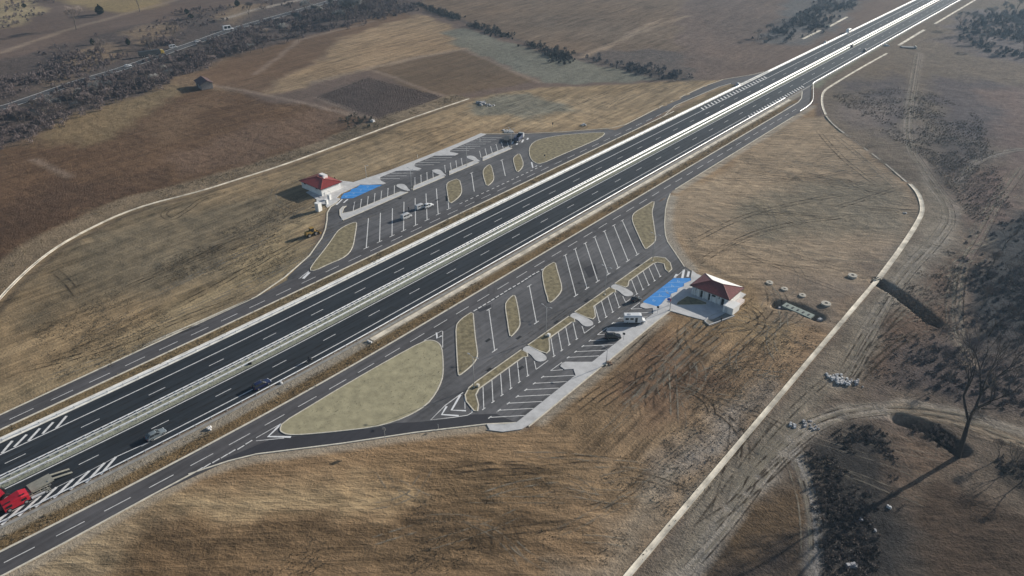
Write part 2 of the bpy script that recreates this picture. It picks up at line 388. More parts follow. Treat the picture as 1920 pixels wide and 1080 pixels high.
paint(px((1340,1000),(1480,880),(1525,945),(1535,1100),(1230,1100)), (86,68,44), 6, 5, (.1,.6,.9), 1)
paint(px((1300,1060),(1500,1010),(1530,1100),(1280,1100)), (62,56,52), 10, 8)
paint(px((1680,1100),(1688,960),(1750,900),(1840,930),(1990,1010),(1990,1100)), (72,58,44), 6, 5, (.2,.8,.9), 1)
paint(px((1640,790),(1700,780),(1800,860),(1730,900),(1690,950),(1640,870)), (98,80,62), 6, 6, (.3,.9,.9), 1)
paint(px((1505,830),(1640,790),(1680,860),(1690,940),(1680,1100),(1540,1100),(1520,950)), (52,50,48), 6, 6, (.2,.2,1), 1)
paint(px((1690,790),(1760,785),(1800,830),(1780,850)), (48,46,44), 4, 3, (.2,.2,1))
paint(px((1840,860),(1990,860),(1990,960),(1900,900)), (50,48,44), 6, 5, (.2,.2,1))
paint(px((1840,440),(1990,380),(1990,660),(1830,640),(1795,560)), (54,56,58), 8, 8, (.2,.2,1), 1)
paint(px((1710,640),(1990,640),(1990,780),(1720,760),(1650,760)), (80,70,66), 12, 12, (.2,.3,1), 1)
# dirt roads
DIRT = []
for a, h_, c in ((((1920,815),(1800,780),(1700,765),(1590,772),(1520,800),(1440,870),(1370,970),(1260,1090)), 2.6, (122,114,100)),
             (((1490,850),(1508,900),(1525,960),(1530,1100)), 1.6, (116,112,104)),
             (((1740,335),(1790,400),(1760,450),(1690,520),(1620,640),(1590,700),(1560,720)), 2.6, (116,108,94)),
             (((1722,100),(1705,200),(1702,270),(1740,330),(1790,390)), 2.6, (108,98,86)),
             (((1920,310),(1870,380),(1840,440),(1800,500),(1790,600)), 1.8, (100,84,72)),
             (((1990,280),(1900,280),(1830,300),(1800,340)), 2., (104,96,88)),
             (((1800,500),(1790,580),(1800,640),(1830,690)), 2.2, (112,98,80)),
             (((1990,860),(1900,830),(1800,790),(1690,770)), 2.6, (124,108,84))):
    paintline(px(*a), h_*.8, tuple(v*1.12 for v in c), 2, 2, .95, mix=(.3,.2,.7)); DIRT.append(px(*a))
old_road = chaikin(px((-150,240),(0,204),(60,184),(140,155),(240,126),(330,92),(372,78),(430,56),(560,20),(640,-4),(760,-45)), 2, False)
paintline(old_road, 9, (76,70,64), 6, 3, .7)
paintline(px((-80,118),(0,98),(130,55),(250,22),(330,0),(420,-25)), 3, (122,106,88), 4, 3, .8)
paintline(px((420,36),(470,20),(560,0),(620,-20)), 3, (140,130,116), 4, 2, .8)
paintline(px((1480,75),(1520,60),(1560,30)), 4, (108,98,88), 6, 3, .6)
# ditch leading away from the right channel, and other ditches (real hollows)
DITCH = px((1647,527),(1690,556),(1752,606))
paintline(DITCH, 1.2, (58,50,44), 1.6, .4, .95)
idx, w = pathw(DITCH, 1.5, 2., .3); gz[idx] -= 3.2*w
for a, d in ((((1458,572),(1500,578),(1533,596)), 1.6), (((1690,785),(1740,800),(1800,845)), 2.2)):
    idx, w = pathw(px(*a), 1.6, 2., .3); gz[idx] -= d*w
# relief: gentle humps, muted near pavement
flat = np.zeros(NV, dtype=np.float32)
for poly, s in (([(-186.5,-300),(-126,-300),(-126,1300),(-186.5,1300)], 3.), ([(-130,40),(-82,95),(-82,170),(-66,170),(-66,200),(-90,203),(-126,250)], 3.), ([(-250,150),(-222,150),(-180,100),(-180,300),(-200,290),(-232,252),(-234,190),(-250,170)], 3.)):
    idx, w = weights(poly, s, 0.); flat[idx] = np.maximum(flat[idx], w)
rel = (vnoise(GX, GY, 6, 11, 3)-.5)*.55+(vnoise(GX, GY, 2.6, 12, 2)-.5)*.34
rel += (vnoise(GX, GY, 70, 13, 3)-.5)*1.2
for ch_ in (old_road, right_channel, right_channel_b, right_channel_c, left_channel, sv('S', [(1110,510),(1400,335)]), sv('S', [(1515,270),(2150,-110)]), sv('S', [(30,440),(230,340)]), sv('S', [(330,300),(530,190)])):
    idx, w = pathw(ch_, 2.2, 2., 0.); flat[idx] = np.maximum(flat[idx], w)
far = (np.hypot(GX+150, GY-200) > 1100)
rel[far] = 0
gz += ((rel*rough)*(1-flat)).astype(np.float32)
gz += -.04
gz[(GX > -186) & (GX < -127) & (GY > -60)] = -.05
# large tonal variation of the soil itself
tone = 1+(vnoise(GX, GY, 45, 21, 4)-.5)*.45*(1-.6*flat)
gcol *= tone[:, None].astype(np.float32)
grey_ = gcol.mean(1, keepdims=True); gcol = (gcol*.82+grey_*.18)*np.array([1.0, .985, 1.0], dtype=np.float32)
side_ = np.clip((GX+60+.12*GY)/60, 0, 1)[:, None].astype(np.float32)*(GX > -140)[:, None]; gm_ = gcol.mean(1, keepdims=True); gcol = gcol*(1-.2*side_)+gm_*np.array([1.04, .97, .98], dtype=np.float32)*.2*side_
redn = (vnoise(GX, GY, 60, 22, 3)-.5)[:, None].astype(np.float32)
gcol *= 1+redn*np.array([.10, 0, -.12], dtype=np.float32)
nx, ny = len(gx), len(gy)
ii = (np.arange(ny-1)[:, None]*nx+np.arange(nx-1)[None, :]).ravel()
faces = np.stack([ii, ii+1, ii+1+nx, ii+nx], 1).astype(np.int32)
me = bpy.data.meshes.new('ground'); me.vertices.add(NV); me.loops.add(faces.size); me.polygons.add(len(faces))
me.vertices.foreach_set('co', np.stack([GX, GY, gz], 1).astype(np.float32).ravel())
me.loops.foreach_set('vertex_index', faces.ravel())
me.polygons.foreach_set('loop_start', np.arange(0, faces.size, 4, dtype=np.int32)); me.polygons.foreach_set('loop_total', np.full(len(faces), 4, dtype=np.int32))
me.update(calc_edges=True)
me.polygons.foreach_set('use_smooth', np.ones(len(faces), dtype=bool))
for nm, arr in (('soil', gcol), ('grainmix', gmix)):
    at = me.attributes.new(nm, 'FLOAT_COLOR', 'POINT'); at.data.foreach_set('color', np.concatenate([arr, np.ones((NV, 1), dtype=np.float32)], 1).astype(np.float32).ravel())
ground = bpy.data.objects.new('ground', me); COL.objects.link(ground); ground['kind'] = 'structure'
def soil_material():
    m = bpy.data.materials.new('soil'); m.use_nodes = True; nt = m.node_tree; L = nt.links
    b = nt.nodes['Principled BSDF']; b.inputs['Roughness'].default_value = 1; b.inputs['Specular IOR Level'].default_value = .05
    at = nt.nodes.new('ShaderNodeAttribute'); at.attribute_name = 'soil'
    am = nt.nodes.new('ShaderNodeAttribute'); am.attribute_name = 'grainmix'
    sep = nt.nodes.new('ShaderNodeSeparateColor'); L.new(am.outputs['Color'], sep.inputs[0])
    tc = nt.nodes.new('ShaderNodeTexCoord')
    def noise(scale, rot=0., st=(1, 1, 1), det=4, rg=.6, dist=0.):
        mp = nt.nodes.new('ShaderNodeMapping'); mp.vector_type = 'TEXTURE'; mp.inputs['Rotation'].default_value = (0, 0, rot)
        mp.inputs['Scale'].default_value = st
        L.new(tc.outputs['Object'], mp.inputs[0])
        n = nt.nodes.new('ShaderNodeTexNoise'); n.inputs['Scale'].default_value = scale; n.inputs['Detail'].default_value = det; n.inputs['Roughness'].default_value = rg
        n.inputs['Distortion'].default_value = dist
        L.new(mp.outputs[0], n.inputs['Vector']); return n.outputs[0]
    def mth(op, a, c=0.):
        q = nt.nodes.new('ShaderNodeMath'); q.operation = op
        for i, x in enumerate((a, c)):
            if isinstance(x, (int, float)): q.inputs[i].default_value = x
            else: L.new(x, q.inputs[i])
        return q.outputs[0]
    ctr = lambda n: mth('SUBTRACT', n, .5)
    # A: furrows along the motorway, B: wheel and grader marks across it
    a = mth('ADD', ctr(noise(.55, 0, (1, 11, 1), 5, .62, .15)), mth('MULTIPLY', ctr(noise(.16, R_(3), (1, 7, 1), 3)), .8))
    bb = mth('ADD', ctr(noise(.6, R_(-48), (1, 9, 1), 5, .62, .2)), mth('MULTIPLY', ctr(noise(.5, R_(-68), (1, 8, 1), 4)), .7))
    g = mth('ADD', ctr(noise(.35, det=7, rg=.72)), mth('MULTIPLY', ctr(noise(1.6, det=4, rg=.7)), .9))
    fa = mth('MULTIPLY', a, sep.outputs[0]); fb = mth('MULTIPLY', bb, sep.outputs[1]); fg = mth('MULTIPLY', g, sep.outputs[2])
    tot = mth('ADD', mth('ADD', fa, fb), fg)
    fine = ctr(noise(2.2, det=6, rg=.78))
    mod = mth('ADD', mth('ADD', mth('MULTIPLY', tot, 1.7), mth('MULTIPLY', fine, .95)), 1.)
    mod = mth('MAXIMUM', mod, .28)
    vm = nt.nodes.new('ShaderNodeVectorMath'); vm.operation = 'SCALE'; L.new(at.outputs['Color'], vm.inputs[0]); L.new(mod, vm.inputs['Scale'])
    L.new(vm.outputs[0], b.inputs['Base Color'])
    bp = nt.nodes.new('ShaderNodeBump'); bp.inputs['Strength'].default_value = 1.; bp.inputs['Distance'].default_value = .55
    hh = mth('ADD', mth('MULTIPLY', tot, 1.), mth('MULTIPLY', fine, .2))
    L.new(hh, bp.inputs['Height']); L.new(bp.outputs[0], b.inputs['Normal'])
    return m
me.materials.append(soil_material())
def gheight(x, y):
    i = min(max(np.searchsorted(gx, x)-1, 0), nx-2); j = min(max(np.searchsorted(gy, y)-1, 0), ny-2)
    return float(max(gz[j*nx+i], gz[j*nx+i+1], gz[(j+1)*nx+i], gz[(j+1)*nx+i+1])) if False else float(gz[j*nx+i]+gz[(j+1)*nx+i+1])/2

# ------------------------------------------------------------------ roads
def rect(x0, x1, y0, y1): return [(x0, y0), (x1, y0), (x1, y1), (x0, y1)]
def rsheet(name, x0, x1, y0, y1, z, m):
    ys = list(np.linspace(y0, y1, 160)); mb = MB()
    v = [(*wp(x0, y), z) for y in ys]+[(*wp(x1, y), z) for y in ys]; n = len(ys)
    mb.add(v, [(i, n+i, n+i+1, i+1) for i in range(n-1)])
    o = mb.build(name, m); o['kind'] = 'structure'; return o
Y0, Y1 = -160, 1500
rsheet('motorway', -154.4, -142.9, Y0, Y1, .02, m_motor)
rsheet('motorway', -171.4, -158.9, Y0, Y1, .02, m_motor)
so = svc_out[:4]; sheet('service_road', [(so[0][0], -60)]+so+[(-127.3,57)]+[(-127.3,y) for y in np.linspace(70,396,12)]+wy(-134.4,-60,396,50)[::-1], .0, m_svc)
rsheet('service_road', -184.6, -177.8, Y0, 305, .0, m_svc)
# links at the far end
lk = sv('R', [(590,590),(700,550),(735,505),(745,430),(755,350),(775,310)])+[(-142.6,447)]+sv('R', [(878,335),(847,352),(842,480),(825,550),(780,600),(700,665)])+[(-127.5,372),(-134.3,372)]
sheet('link_road', chaikin(lk, 1), .012, m_svc)
lk2 = [(-177.8,300),(-184.6,300)]+sv('I', [(250,553),(600,373),(960,205),(1130,145),(1400,100),(1500,75),(1560,70),(1270,195),(1200,180),(1100,208),(980,258),(700,378)])
sheet('link_road', lk2, .012, m_svc)

# near rest area asphalt
lot = sv('N', [(1060,505),(1280,435),(1440,395),(1920,335)])+sv('K', [(300,868),(790,815)])+[(-90,101),(-84,104.5),(-84,170),(-88,196.5),(-93.3,198.6)]+sv('E', [(900,724),(792,560),(768,480),(757,360),(768,200),(795,90),(825,15)])+[(-127.4,251)]+[(-127.4,56)]
sheet('parking_asphalt', lot, .006, m_lot)
rampa = sv('N', [(1060,505),(1280,435),(1440,395),(1920,335)])+sv('K', [(300,868),(790,815),(1130,797)])+[(-92.5,103.5)]+sv('K', [(600,705),(300,760),(0,790)])+sv('L', [(1200,790),(1000,838),(700,870),(300,912),(130,930),(0,985)])
sheet('access_road', rampa, .018, m_ramp)
# far rest area asphalt
lotf = sv('C', [(0,985)])+sv('C', [(0,955),(240,715),(380,515),(420,420),(438,320),(443,230),(480,168),(560,118)])+[(-222.5,159.6),(-227.0,171),(-227.5,174),(-228.5,188),(-228.5,236)]+sv('B', [(255,312),(500,312),(760,310),(1180,292),(1560,262),(1700,250)])+[(-184.5,296),(-184.5,100)]
sheet('parking_asphalt', lotf, .006, m_lot)

# ------------------------------------------------------------------ islands and pavements
kerb_mb = MB()
def island(name, poly, m, k=1, kerb=.28, h=.13):
    poly = chaikin(poly, k)
    o = sheet(name, poly, h-.02, m, skirt=.2)
    kb = MB(); ribbon(kb, poly, kerb, h+.015, .2, closed=True); ko = kb.build('kerb', m_kerb, o)
    return o
island('grass_island', sv('L', [(205,850),(225,792),(470,645),(700,505),(1110,268),(1440,88),(1510,82),(1565,105),(1592,145),(1603,240),(1605,350),(1592,430),(1540,540),(1460,640),(1330,720),(1180,785),(1000,830),(700,865),(400,893),(270,893),(222,872)]), m_grass)
island('grass_island', sv('F', [(328,310),(370,250),(440,195),(522,145),(530,250),(545,420),(565,560),(574,640),(550,700),(500,760),(430,820),(368,865),(355,860),(345,700),(335,520)]), m_grass2)
island('grass_island', sv('F', [(885,70),(900,35),(930,0),(985,-45),(1005,0),(1030,120),(1045,220),(1052,290),(1030,340),(980,400),(940,435),(925,370),(910,260),(892,150)]), m_grass2)
island('grass_island', sv('D', [(1180,790),(1200,740),(1260,700),(1325,665),(1345,750),(1375,850),(1400,940),(1395,1000),(1340,1070),(1278,1125),(1248,1120),(1238,1060),(1215,1000),(1190,880)]), m_grass2)
island('grass_island', sv('E', [(388,285),(420,230),(540,160),(640,97),(635,150),(613,220),(630,330),(645,440),(660,530),(640,570),(590,610),(545,645),(530,630),(490,550),(440,440),(400,350)]), m_grass2)
island('grass_island', sv('B', [(790,470),(840,400),(940,360),(1150,322),(1400,302),(1560,292),(1655,292),(1600,350),(1400,440),(1150,545),(920,650),(850,630),(800,570)]), m_grass2)
island('grass_island', sv('B', [(340,650),(365,662),(385,730),(400,810),(370,860),(315,900),(292,830),(275,770),(275,710)]), m_grass2)
island('grass_island', sv('B', [(680,525),(702,560),(732,650),(700,710),(655,740),(637,690),(612,600),(622,570)]), m_grass2)
island('grass_island', sv('V', [(590,1042),(605,1022),(662,1003),(678,1060)])+sv('J', [(675,12),(645,45),(608,68),(600,30)]), m_grass2)
island('grass_island', sv('C', [(772,342),(735,345),(640,385),(570,430),(530,480),(470,570),(380,690),(290,800),(240,882),(300,888),(450,815),(600,755),(690,690),(735,600),(750,510),(770,385)]), m_grass2)

# near median strip with its three concrete crossings (period 21.7 m)
XS0, XS1 = -104.7, -102.2
def crossing(y, flip=False):
    p = [(-104.75,y),(-104.75,y+2.4),(-103.2,y+2.6),(-100.2,y+2.5),(-97.6,y+1.9),(-96.6,y+.7),(-97.0,y-.9),(-98.2,y-1.6),(-99.7,y-1.1),(-101.2,y-.3),(-103,y-.15)]
    return p
cys = (128.1, 150.1, 171.6)
for y in cys:
    sheet('crossing_pavement', chaikin(crossing(y), 1), .1, m_conc, skirt=.12)
segs = [(109.5, 127.8), (130.8, 149.8), (152.8, 171.3), (174.3, 197.)]
for i, (a, b) in enumerate(segs):
    poly = [(XS0, a), (XS0, b)]
    if i == 0: poly = [(-104.4,106.5),(XS0,109.5),(XS0,b),(-102.6,b),(-101.4,126.6),(XS1,125.4),(XS1,107.8),(-101.2,105.6),(-98.1,103.2),(-96.6,101.2),(-97.3,100.8),(-101.3,102.2),(-103.2,103.8)]
    elif i == 3: poly = [(XS0,a),(XS0,196.8),(-103.6,198.2),(-101.1,199.3),(-98.1,197.4),(-95.6,194.1),(-95.4,191.6),(-97.1,192.6),(-99.4,195.6),(-101.6,194.9),(XS1,193.3),(XS1,178.6),(-100.8,175.8),(-100.9,174.6)]
    else: poly = [(XS0,a),(XS0,b),(-102.6,b),(-101.5,b-1.4),(XS1,b-1.9),(XS1,a+6.2),(-100.4,a+4.2),(-98.6,a+1.9),(-98.4,a+.3),(-100.4,a-.1)]
    o = sheet('grass_strip', poly, .11, m_grass2, skirt=.15)
    kb = MB(); ribbon(kb, poly, .3, .145, .2, closed=True); kb.build('kerb', m_kerb, o)
# near pavement with bulges
def bulge(y): return [(-86.6,y-2.),(-88.6,y-.2),(-90.3,y-1.9),(-92.0,y-1.5),(-92.5,y-.2),(-92.1,y+1.),(-90.,y+2.7),(-86.6,y+5.6)]
pav = sv('K', [(795,815)])+[(-88.4,101.9),(-86.65,104.3)]+bulge(130.3)+bulge(152.)+[(-86.55,163.5),(-86.4,167.0),(-88.1,169.6),(-89.6,167.9),(-91.4,167.8),(-92.0,169.1),(-91.8,170.5),(-87.4,171.2),(-84.2,173.4),(-83.2,171.6),(-83.6,160),(-83.6,137),(-83.5,107.6),(-84.2,103.2),(-87,99.6),(-90.5,97.6)]+sv('K', [(830,880)])
o = sheet('pavement', pav, .13, m_conc, skirt=.2)
kb = MB(); ribbon(kb, [(-83.5,105),(-83.5,171)], .28, .2, .3); kb.build('kerb', m_kerb, o)
fore = [(-84.2,173.45),(-83.2,171.7),(-78,172.6),(-73.4,173.6),(-71.4,176),(-70.2,181.5),(-70.2,195),(-84,196.2),(-88,196.6),(-90.2,197.6),(-88.2,193.1),(-87.2,191.6),(-88.,188.5),(-87.2,186.8),(-88.,184.6),(-87.2,182.6),(-88.,180.4),(-87.2,178.4),(-87.9,176.8),(-87.3,173.4),(-87.4,171.3)]
o = sheet('forecourt_paving', fore, .12, m_conc, skirt=.2)
planter = sv('Y', [(815,570),(945,488),(1090,525),(1215,575),(1210,602),(800,610)])
pl = sheet('planting_bed', planter, .16, m_grass2); kb = MB(); ribbon(kb, planter, .2, .2, .1, True); kb.build('kerb', m_kerb, pl)
yard = sv('Y', [(1190,835),(1255,765),(1480,672),(1500,715),(1600,760),(1250,890)])
pl = sheet('service_yard', yard, .04, m_gravel); kb = MB(); ribbon(kb, yard, .3, .3, .4, True); kb.build('kerb', m_conc, pl)
# far median strip and pavement
fcross = (182.6, 203., 224.)
for y in fcross:
    p = [(-207.4,y),(-208.2,y-1.4),(-213.6,y-1.2),(-215.6,y-.4),(-216.1,y+1.),(-214.6,y+2.7),(-212.2,y+2.2),(-209.8,y+.8)]
    sheet('crossing_pavement', chaikin(p, 1), .1, m_conc, skirt=.12)
for a, b in ((153.4, 180.9), (183.4, 201.5), (204., 222.5), (225., 245.)):
    poly = [(-206.9,a),(-206.9,b),(-209.6,b+.6),(-209.7,a+3.2)] if a > 160 else [(-206.5,147.8),(-207,b),(-209.7,b-1.4),(-209.8,155.4),(-211.5,151.4),(-214.6,154.6),(-215.5,156.6),(-216.1,155.6),(-214.6,152.8),(-210.8,149.9)]
    o = sheet('grass_strip', poly, .11, m_conc, skirt=.15)
    kb = MB(); ribbon(kb, poly, .3, .145, .2, closed=True); kb.build('kerb', m_kerb, o)
pf = [(-222.6,159.4),(-224.4,159.),(-226.2,162.6),(-227.2,170.5),(-227.4,173.4),(-224.5,175.6),(-220.6,179.6),(-220.6,181.2),(-223.8,181.5),(-225.6,182.4),(-227.2,184),(-227.2,192.6),(-220.8,198.8),(-220.8,201.4),(-224.4,201.2),(-226.4,202.4),(-227.2,204),(-227.4,215.4),(-220.6,221.6),(-221,224.4),(-225.6,223.6),(-226.8,225.2),(-227.3,232),(-228.4,251.2),(-231.4,250.8),(-230.2,234),(-229.9,218),(-229.6,190),(-230.6,180.4),(-231.4,174.6),(-231.6,160),(-229.6,153.4),(-226,150.6),(-222.8,152.4),(-219.9,151),(-221.2,156.6)]
o = sheet('pavement', pf, .13, m_conc, skirt=.2)
fp2 = [(-230.4,167),(-230.6,173.8),(-238,170.4),(-238,154.6),(-229.8,153.2),(-231.4,160)]
sheet('forecourt_paving', fp2, .1, m_conc, skirt=.2)

# ------------------------------------------------------------------ kerbs, gutters and a rail glare strip
edge = MB()
ribbon(edge, svc_out, .38, .10, .15)
ribbon(edge, sv('N', [(1060,508),(1280,437)]), .3, .104, .1)
ribbon(edge, sv('E', [(980,842),(900,722),(790,560),(765,480),(755,360),(766,200),(790,95),(820,20)]), .3, .1, .15)
ribbon(edge, wy(-134.5, Y0, 385, 80)+sv('R', [(700,550),(737,505),(745,430)]), .5, .08, .12)
ribbon(edge, [(-127.2,y) for y in np.linspace(252, 372, 8)], .3, .1, .12)
o = edge.build('kerb_line', m_kerb); o['kind'] = 'structure'
e2 = MB()
ribbon(e2, [(-177.7,330)]+sv('I', [(700,374),(980,254),(1100,204),(1200,176)]), .3, .1, .1)
ribbon(e2, wy(-177.7, Y0, 340, 60), .5, .08, .12)
ribbon(e2, wy(-184.7, Y0, 95, 20)+sv('W', [(800,868),(1100,748),(1440,590),(1600,480)])+sv('C', [(240,716),(380,517),(420,420),(438,320),(443,230),(480,168),(555,120)]), .42, .1, .15)
ribbon(e2, sv('B', [(250,306),(760,304),(1180,284),(1560,254),(1700,243)])+sv('I', [(250,548),(600,368),(960,200),(1130,140),(1400,95),(1500,70)]), .34, .1, .15)
o = e2.build('kerb_line', m_kerb); o['kind'] = 'structure'
g = MB()
for x0, x1 in ((-156.75, -156.1), (-173.9, -172.7), (-172.4, -171.5), (-158.65, -158.0)):  # last strip is added under the median rail, its pale colour painting rail glare
    ribbon(g, wy((x0+x1)/2, Y0, Y1, 160), x1-x0, .06, .1)
o = g.build('gutter_and_rail_glare', m_gutter_glare); o['kind'] = 'structure'
g = MB(); ribbon(g, wy(-141.6, Y0, Y1, 160), .9, .03, .06)
o = g.build('shoulder_strip', mat('shoulder_gravel', (.27, .265, .25), .9, var=.25, scale=.5)); o['kind'] = 'structure'

o = ribbon(MB(), old_road, 7.2, .10).build('old_road', asphalt('old_asphalt', (.075, .074, .075), .4, .3)); o['kind'] = 'structure'
g = MB(); ribbon(g, offs(old_road, 3.5), .4, .115); ribbon(g, offs(old_road, -3.5), .4, .115); o = g.build('old_road_edge_lines', m_paint); o['kind'] = 'structure'
# concrete drainage channels: raised lips with a sunk bed
def channel(name, path, w, label, m=m_cream, z=.12, grp=None):
    a = offs(path, w/2); b = offs(path, -w/2); c = offs(path, w*.22); d = offs(path, -w*.22); n = len(path); mb = MB()
    v = []
    for i in range(n): v += [(*a[i], -.3), (*a[i], z), (*c[i], z-.1), (*d[i], z-.1), (*b[i], z), (*b[i], -.3)]
    f = [(i*6+k, i*6+6+k, i*6+7+k, i*6+k+1) for i in range(n-1) for k in range(5)]
    mb.add(v, f); o = mb.build(name, m)
    return tag(o, label, 'drain', grp)
def dens(p, step=6):
    out = [p[0]]
    for a, b in zip(p[:-1], p[1:]):
        k = max(1, int(math.hypot(b[0]-a[0], b[1]-a[1])/step))
        out += [(a[0]+(b[0]-a[0])*t/k, a[1]+(b[1]-a[1])*t/k) for t in range(1, k+1)]
    return out
channel('drainage_channel', wy(-139.85, 104.5, 398, 60), 1.5, 'long cream concrete channel beside the near motorway shoulder')
channel('drainage_channel', dens(right_channel), 1.25, 'straight pale concrete channel crossing the bare field at lower right', z=.2)
channel('drainage_channel', dens(right_channel_b, 4), 1.6, 'curved pale concrete channel above the dark ditch at right', z=.2)
channel('drainage_channel', dens(right_channel_c, 4), 1.2, 'cream concrete channel curving round the far slip road end')
channel('drainage_channel', dens(sv('S', [(1110,510),(1250,425),(1400,335)])), 1.8, 'short cream concrete channel beside the small culvert slab')
channel('drainage_channel', dens(sv('S', [(1515,270),(1700,160),(1920,30),(2150,-110)])), 1.6, 'farthest pale channel running along the motorway at top right')
channel('drainage_channel', dens(sv('S', [(30,440),(230,340)])), 1.8, 'short dusty channel below the blue bushes at top')
channel('drainage_channel', dens(sv('S', [(330,300),(530,190)])), 1.8, 'short dusty channel with a dark culvert head at its lower end')
channel('drainage_channel', dens(left_channel, 4), 1.0, 'long pale concrete channel curving round the far side field')
channel('drainage_channel', dens(chaikin(sv('R', [(1015,700),(1060,760),(1130,830)])+sv('P', [(1610,270),(1660,306),(1700,341)]), 2, False), 4), 1.0, 'thin dusty channel link fading across the soil between two bends', mat('dusty_concrete', (.42, .37, .30), .9, var=.35, scale=.3), .06)
# dirt berm edge line beyond right channel is soil, culvert heads are things
def culvert(px_, label, rz=0., s=1.):
    x, y = gp(*px_); t = empty('culvert_head', (x, y, -.2), rz, label, 'culvert')
    MB().box((0, 0, .5*s), (3.2*s, .4*s, 1.2*s)).box((-1.5*s, .7*s, .4*s), (.3*s, 1.6*s, .9*s)).box((1.5*s, .7*s, .4*s), (.3*s, 1.6*s, .9*s)).build('head_wall', m_cream, t)
    MB().tube((0, -.3*s, .35*s), (0, -.22*s, .35*s), .4*s, n=12).build('pipe_mouth', m_dark, t)
    return t
culvert((1550,50), 'dark culvert head on the dusty channel at top', R_(20), 1.3)
culvert((1646,525), 'small culvert head where the ditch leaves the pale channel', R_(70), .7)
t = empty('culvert_slab', (*gp(1703,89), 0), R_(-62), 'grey sunk culvert slab beside the far motorway shoulder', 'culvert')
MB().box((0, 0, .25), (4.2, 9, .5)).build('deck', mat('old_concrete', (.2, .2, .2), .9), t)
MB().box((0, 4.7, .5), (4.4, .4, 1.2)).build('head_wall', m_cream, t)

# ------------------------------------------------------------------ markings
mp = MB(); ZL = .034
def dashes(x, y0, y1, per, ln, w=.16, ph=0.):
    y = y0+ph
    while y < y1: line(mp, wp(x, y), wp(x, y+ln), w, ZL); y += per
dashes(-149.75, -100, 900, 16.35, 4.3, .2, ph=(144.5+100) % 16.35)
dashes(-163.05, -100, 900, 16.35, 4.3, .2, ph=(166.6+100) % 16.35)
for x, w in ((-153.85, .3), (-167.1, .3), (-159.55, .24)): ribbon(mp, wy(x, Y0, 900, 150), w, ZL)
ribbon(mp, wy(-145.35, 42, 356), .3, ZL); line(mp, (-145.6, 431), (-145.3, 900), .26, ZL)
HX = sv('Z', [(850,590),(1105,465),(1340,345),(1570,225),(1740,135)]); ribbon(mp, [(HX[0][0]-.6, -30)]+HX, .16, ZL); line(mp, HX[-1], wp(-145.35, 45), .24, ZL)
line(mp, (-172.3, -30), (-169.7, -30), .1, ZL)
HB = sv('Z', [(530,890),(805,755),(1050,630),(1290,520),(1510,400)]); HF = sv('N', [(70,320),(150,285),(225,250),(300,215),(375,180)]); HG = sv('N', [(10,390),(80,355),(160,320),(240,280),(315,250)])
for T_, B_, st in ((HX, HB, -3.2), (HF, HG, -2.95)):
    prs = list(zip(T_, B_))
    for k in range(1, 14): prs.append(((T_[0][0]-.12*k, T_[0][1]+st*k), (B_[0][0]-.14*k, B_[0][1]+st*k)))
    for a, b in prs: line(mp, a, b, .62, ZL+.003)
for k in range(22):
    y = 358+3.3*k; x0 = -145.5; x1 = -143.
    mp.add([(x0, y, ZL), (x1, y-2.2, ZL), (x1, y-1., ZL), (x0, y+1.2, ZL)], [(0, 1, 2, 3)])
for k in range(22):
    y = 352+3.7*k; x0 = -167.3; x1 = -170.; mp.add([(x0, y, ZL), (x0, y+1.3, ZL), (x1, y+3.4, ZL), (x1, y+2.1, ZL)], [(0, 1, 2, 3)])
dashes(-130.85, -60, 385, 9.25, 5.4, .2, ph=(147.8+60) % 9.25)
dashes(-180.5, -60, 350, 9.4, 5.4, .2, ph=(113.2-2.7+60) % 9.4)
o = mp.build('road_markings', m_paint); o['kind'] = 'structure'
mp = MB()
# near lot
for a, b in (((916.7,580),(927.5,657.5)), ((992.5,535.8),(1005.8,605)), ((1060,478.3),(1080,554.2)), ((1078.3,466.7),(1100.8,540.8)), ((1097.5,455.8),(1120.8,527.5)), ((1115,444.2),(1140.8,514.2)), ((1133.3,433.3),(1159.2,502.5)), ((1150.8,422.5),(1177.5,489)), ((1166.7,413.3),(1195,477.5))):
    A, B_ = gp(*a), gp(*b); line(mp, A, B_, .26, ZL)
    line(mp, (A[0], A[1]-1), (A[0], A[1]+1), .26, ZL+.004); line(mp, (B_[0], B_[1]-1.1), (B_[0], B_[1]+1.1), .3, ZL+.004)
def tee(x, y, s=.55): line(mp, (x, y-s), (x, y+s), .3, ZL+.004)
ys = [109.4+3.44*k for k in range(6)]+[137.9+3.5*k for k in range(4)]+[159.6+3.5*k for k in range(4)]+[180+3.5*k for k in range(5)]
for y in ys: line(mp, (-102.0, y-.2), (-96.05, y-6.5), .22, ZL); tee(-96.05, y-6.5)
for y in cys:
    line(mp, (-98.8, y-1.9), (-96.15, y-4.4), .2, ZL); line(mp, (-96.1, y-4.5), (-96.05, y+.7), .2, ZL+.004)
for y in [101.5+3.45*k for k in range(7)]+[133.4+3.42*k for k in range(4)]+[155.2+3.3*k for k in range(3)]:
    line(mp, (-92.8, y), (-86.8, y+6.), .22, ZL); tee(-92.8, y)
for y in (130.3, 152., 169.6):
    line(mp, (-92.85, y-4.6), (-92.75, y+.3), .2, ZL+.004); line(mp, (-92.8, y-4.6), (-90.6, y-2.2), .2, ZL)
line(mp, (-92.8, 104.), (-92.8, 104.2), .2, ZL)
dd = sv('D', [(1185,750),(1130,780),(1085,803),(1040,832),(1000,858),(960,885),(915,912),(865,942),(815,970),(770,998),(725,1028),(675,1058)])+sv('F', [(745,10),(700,38),(650,68),(600,98),(547,130)])
for p in dd: line(mp, (p[0], p[1]-.75), (p[0], p[1]+.75), .4, ZL)
for a in sv('N', [(1400,328),(1355,357),(1305,381),(1262,406),(1215,432),(1165,459),(1120,483)]): line(mp, (a[0], a[1]-.9), (a[0], a[1]+.9), .32, ZL)
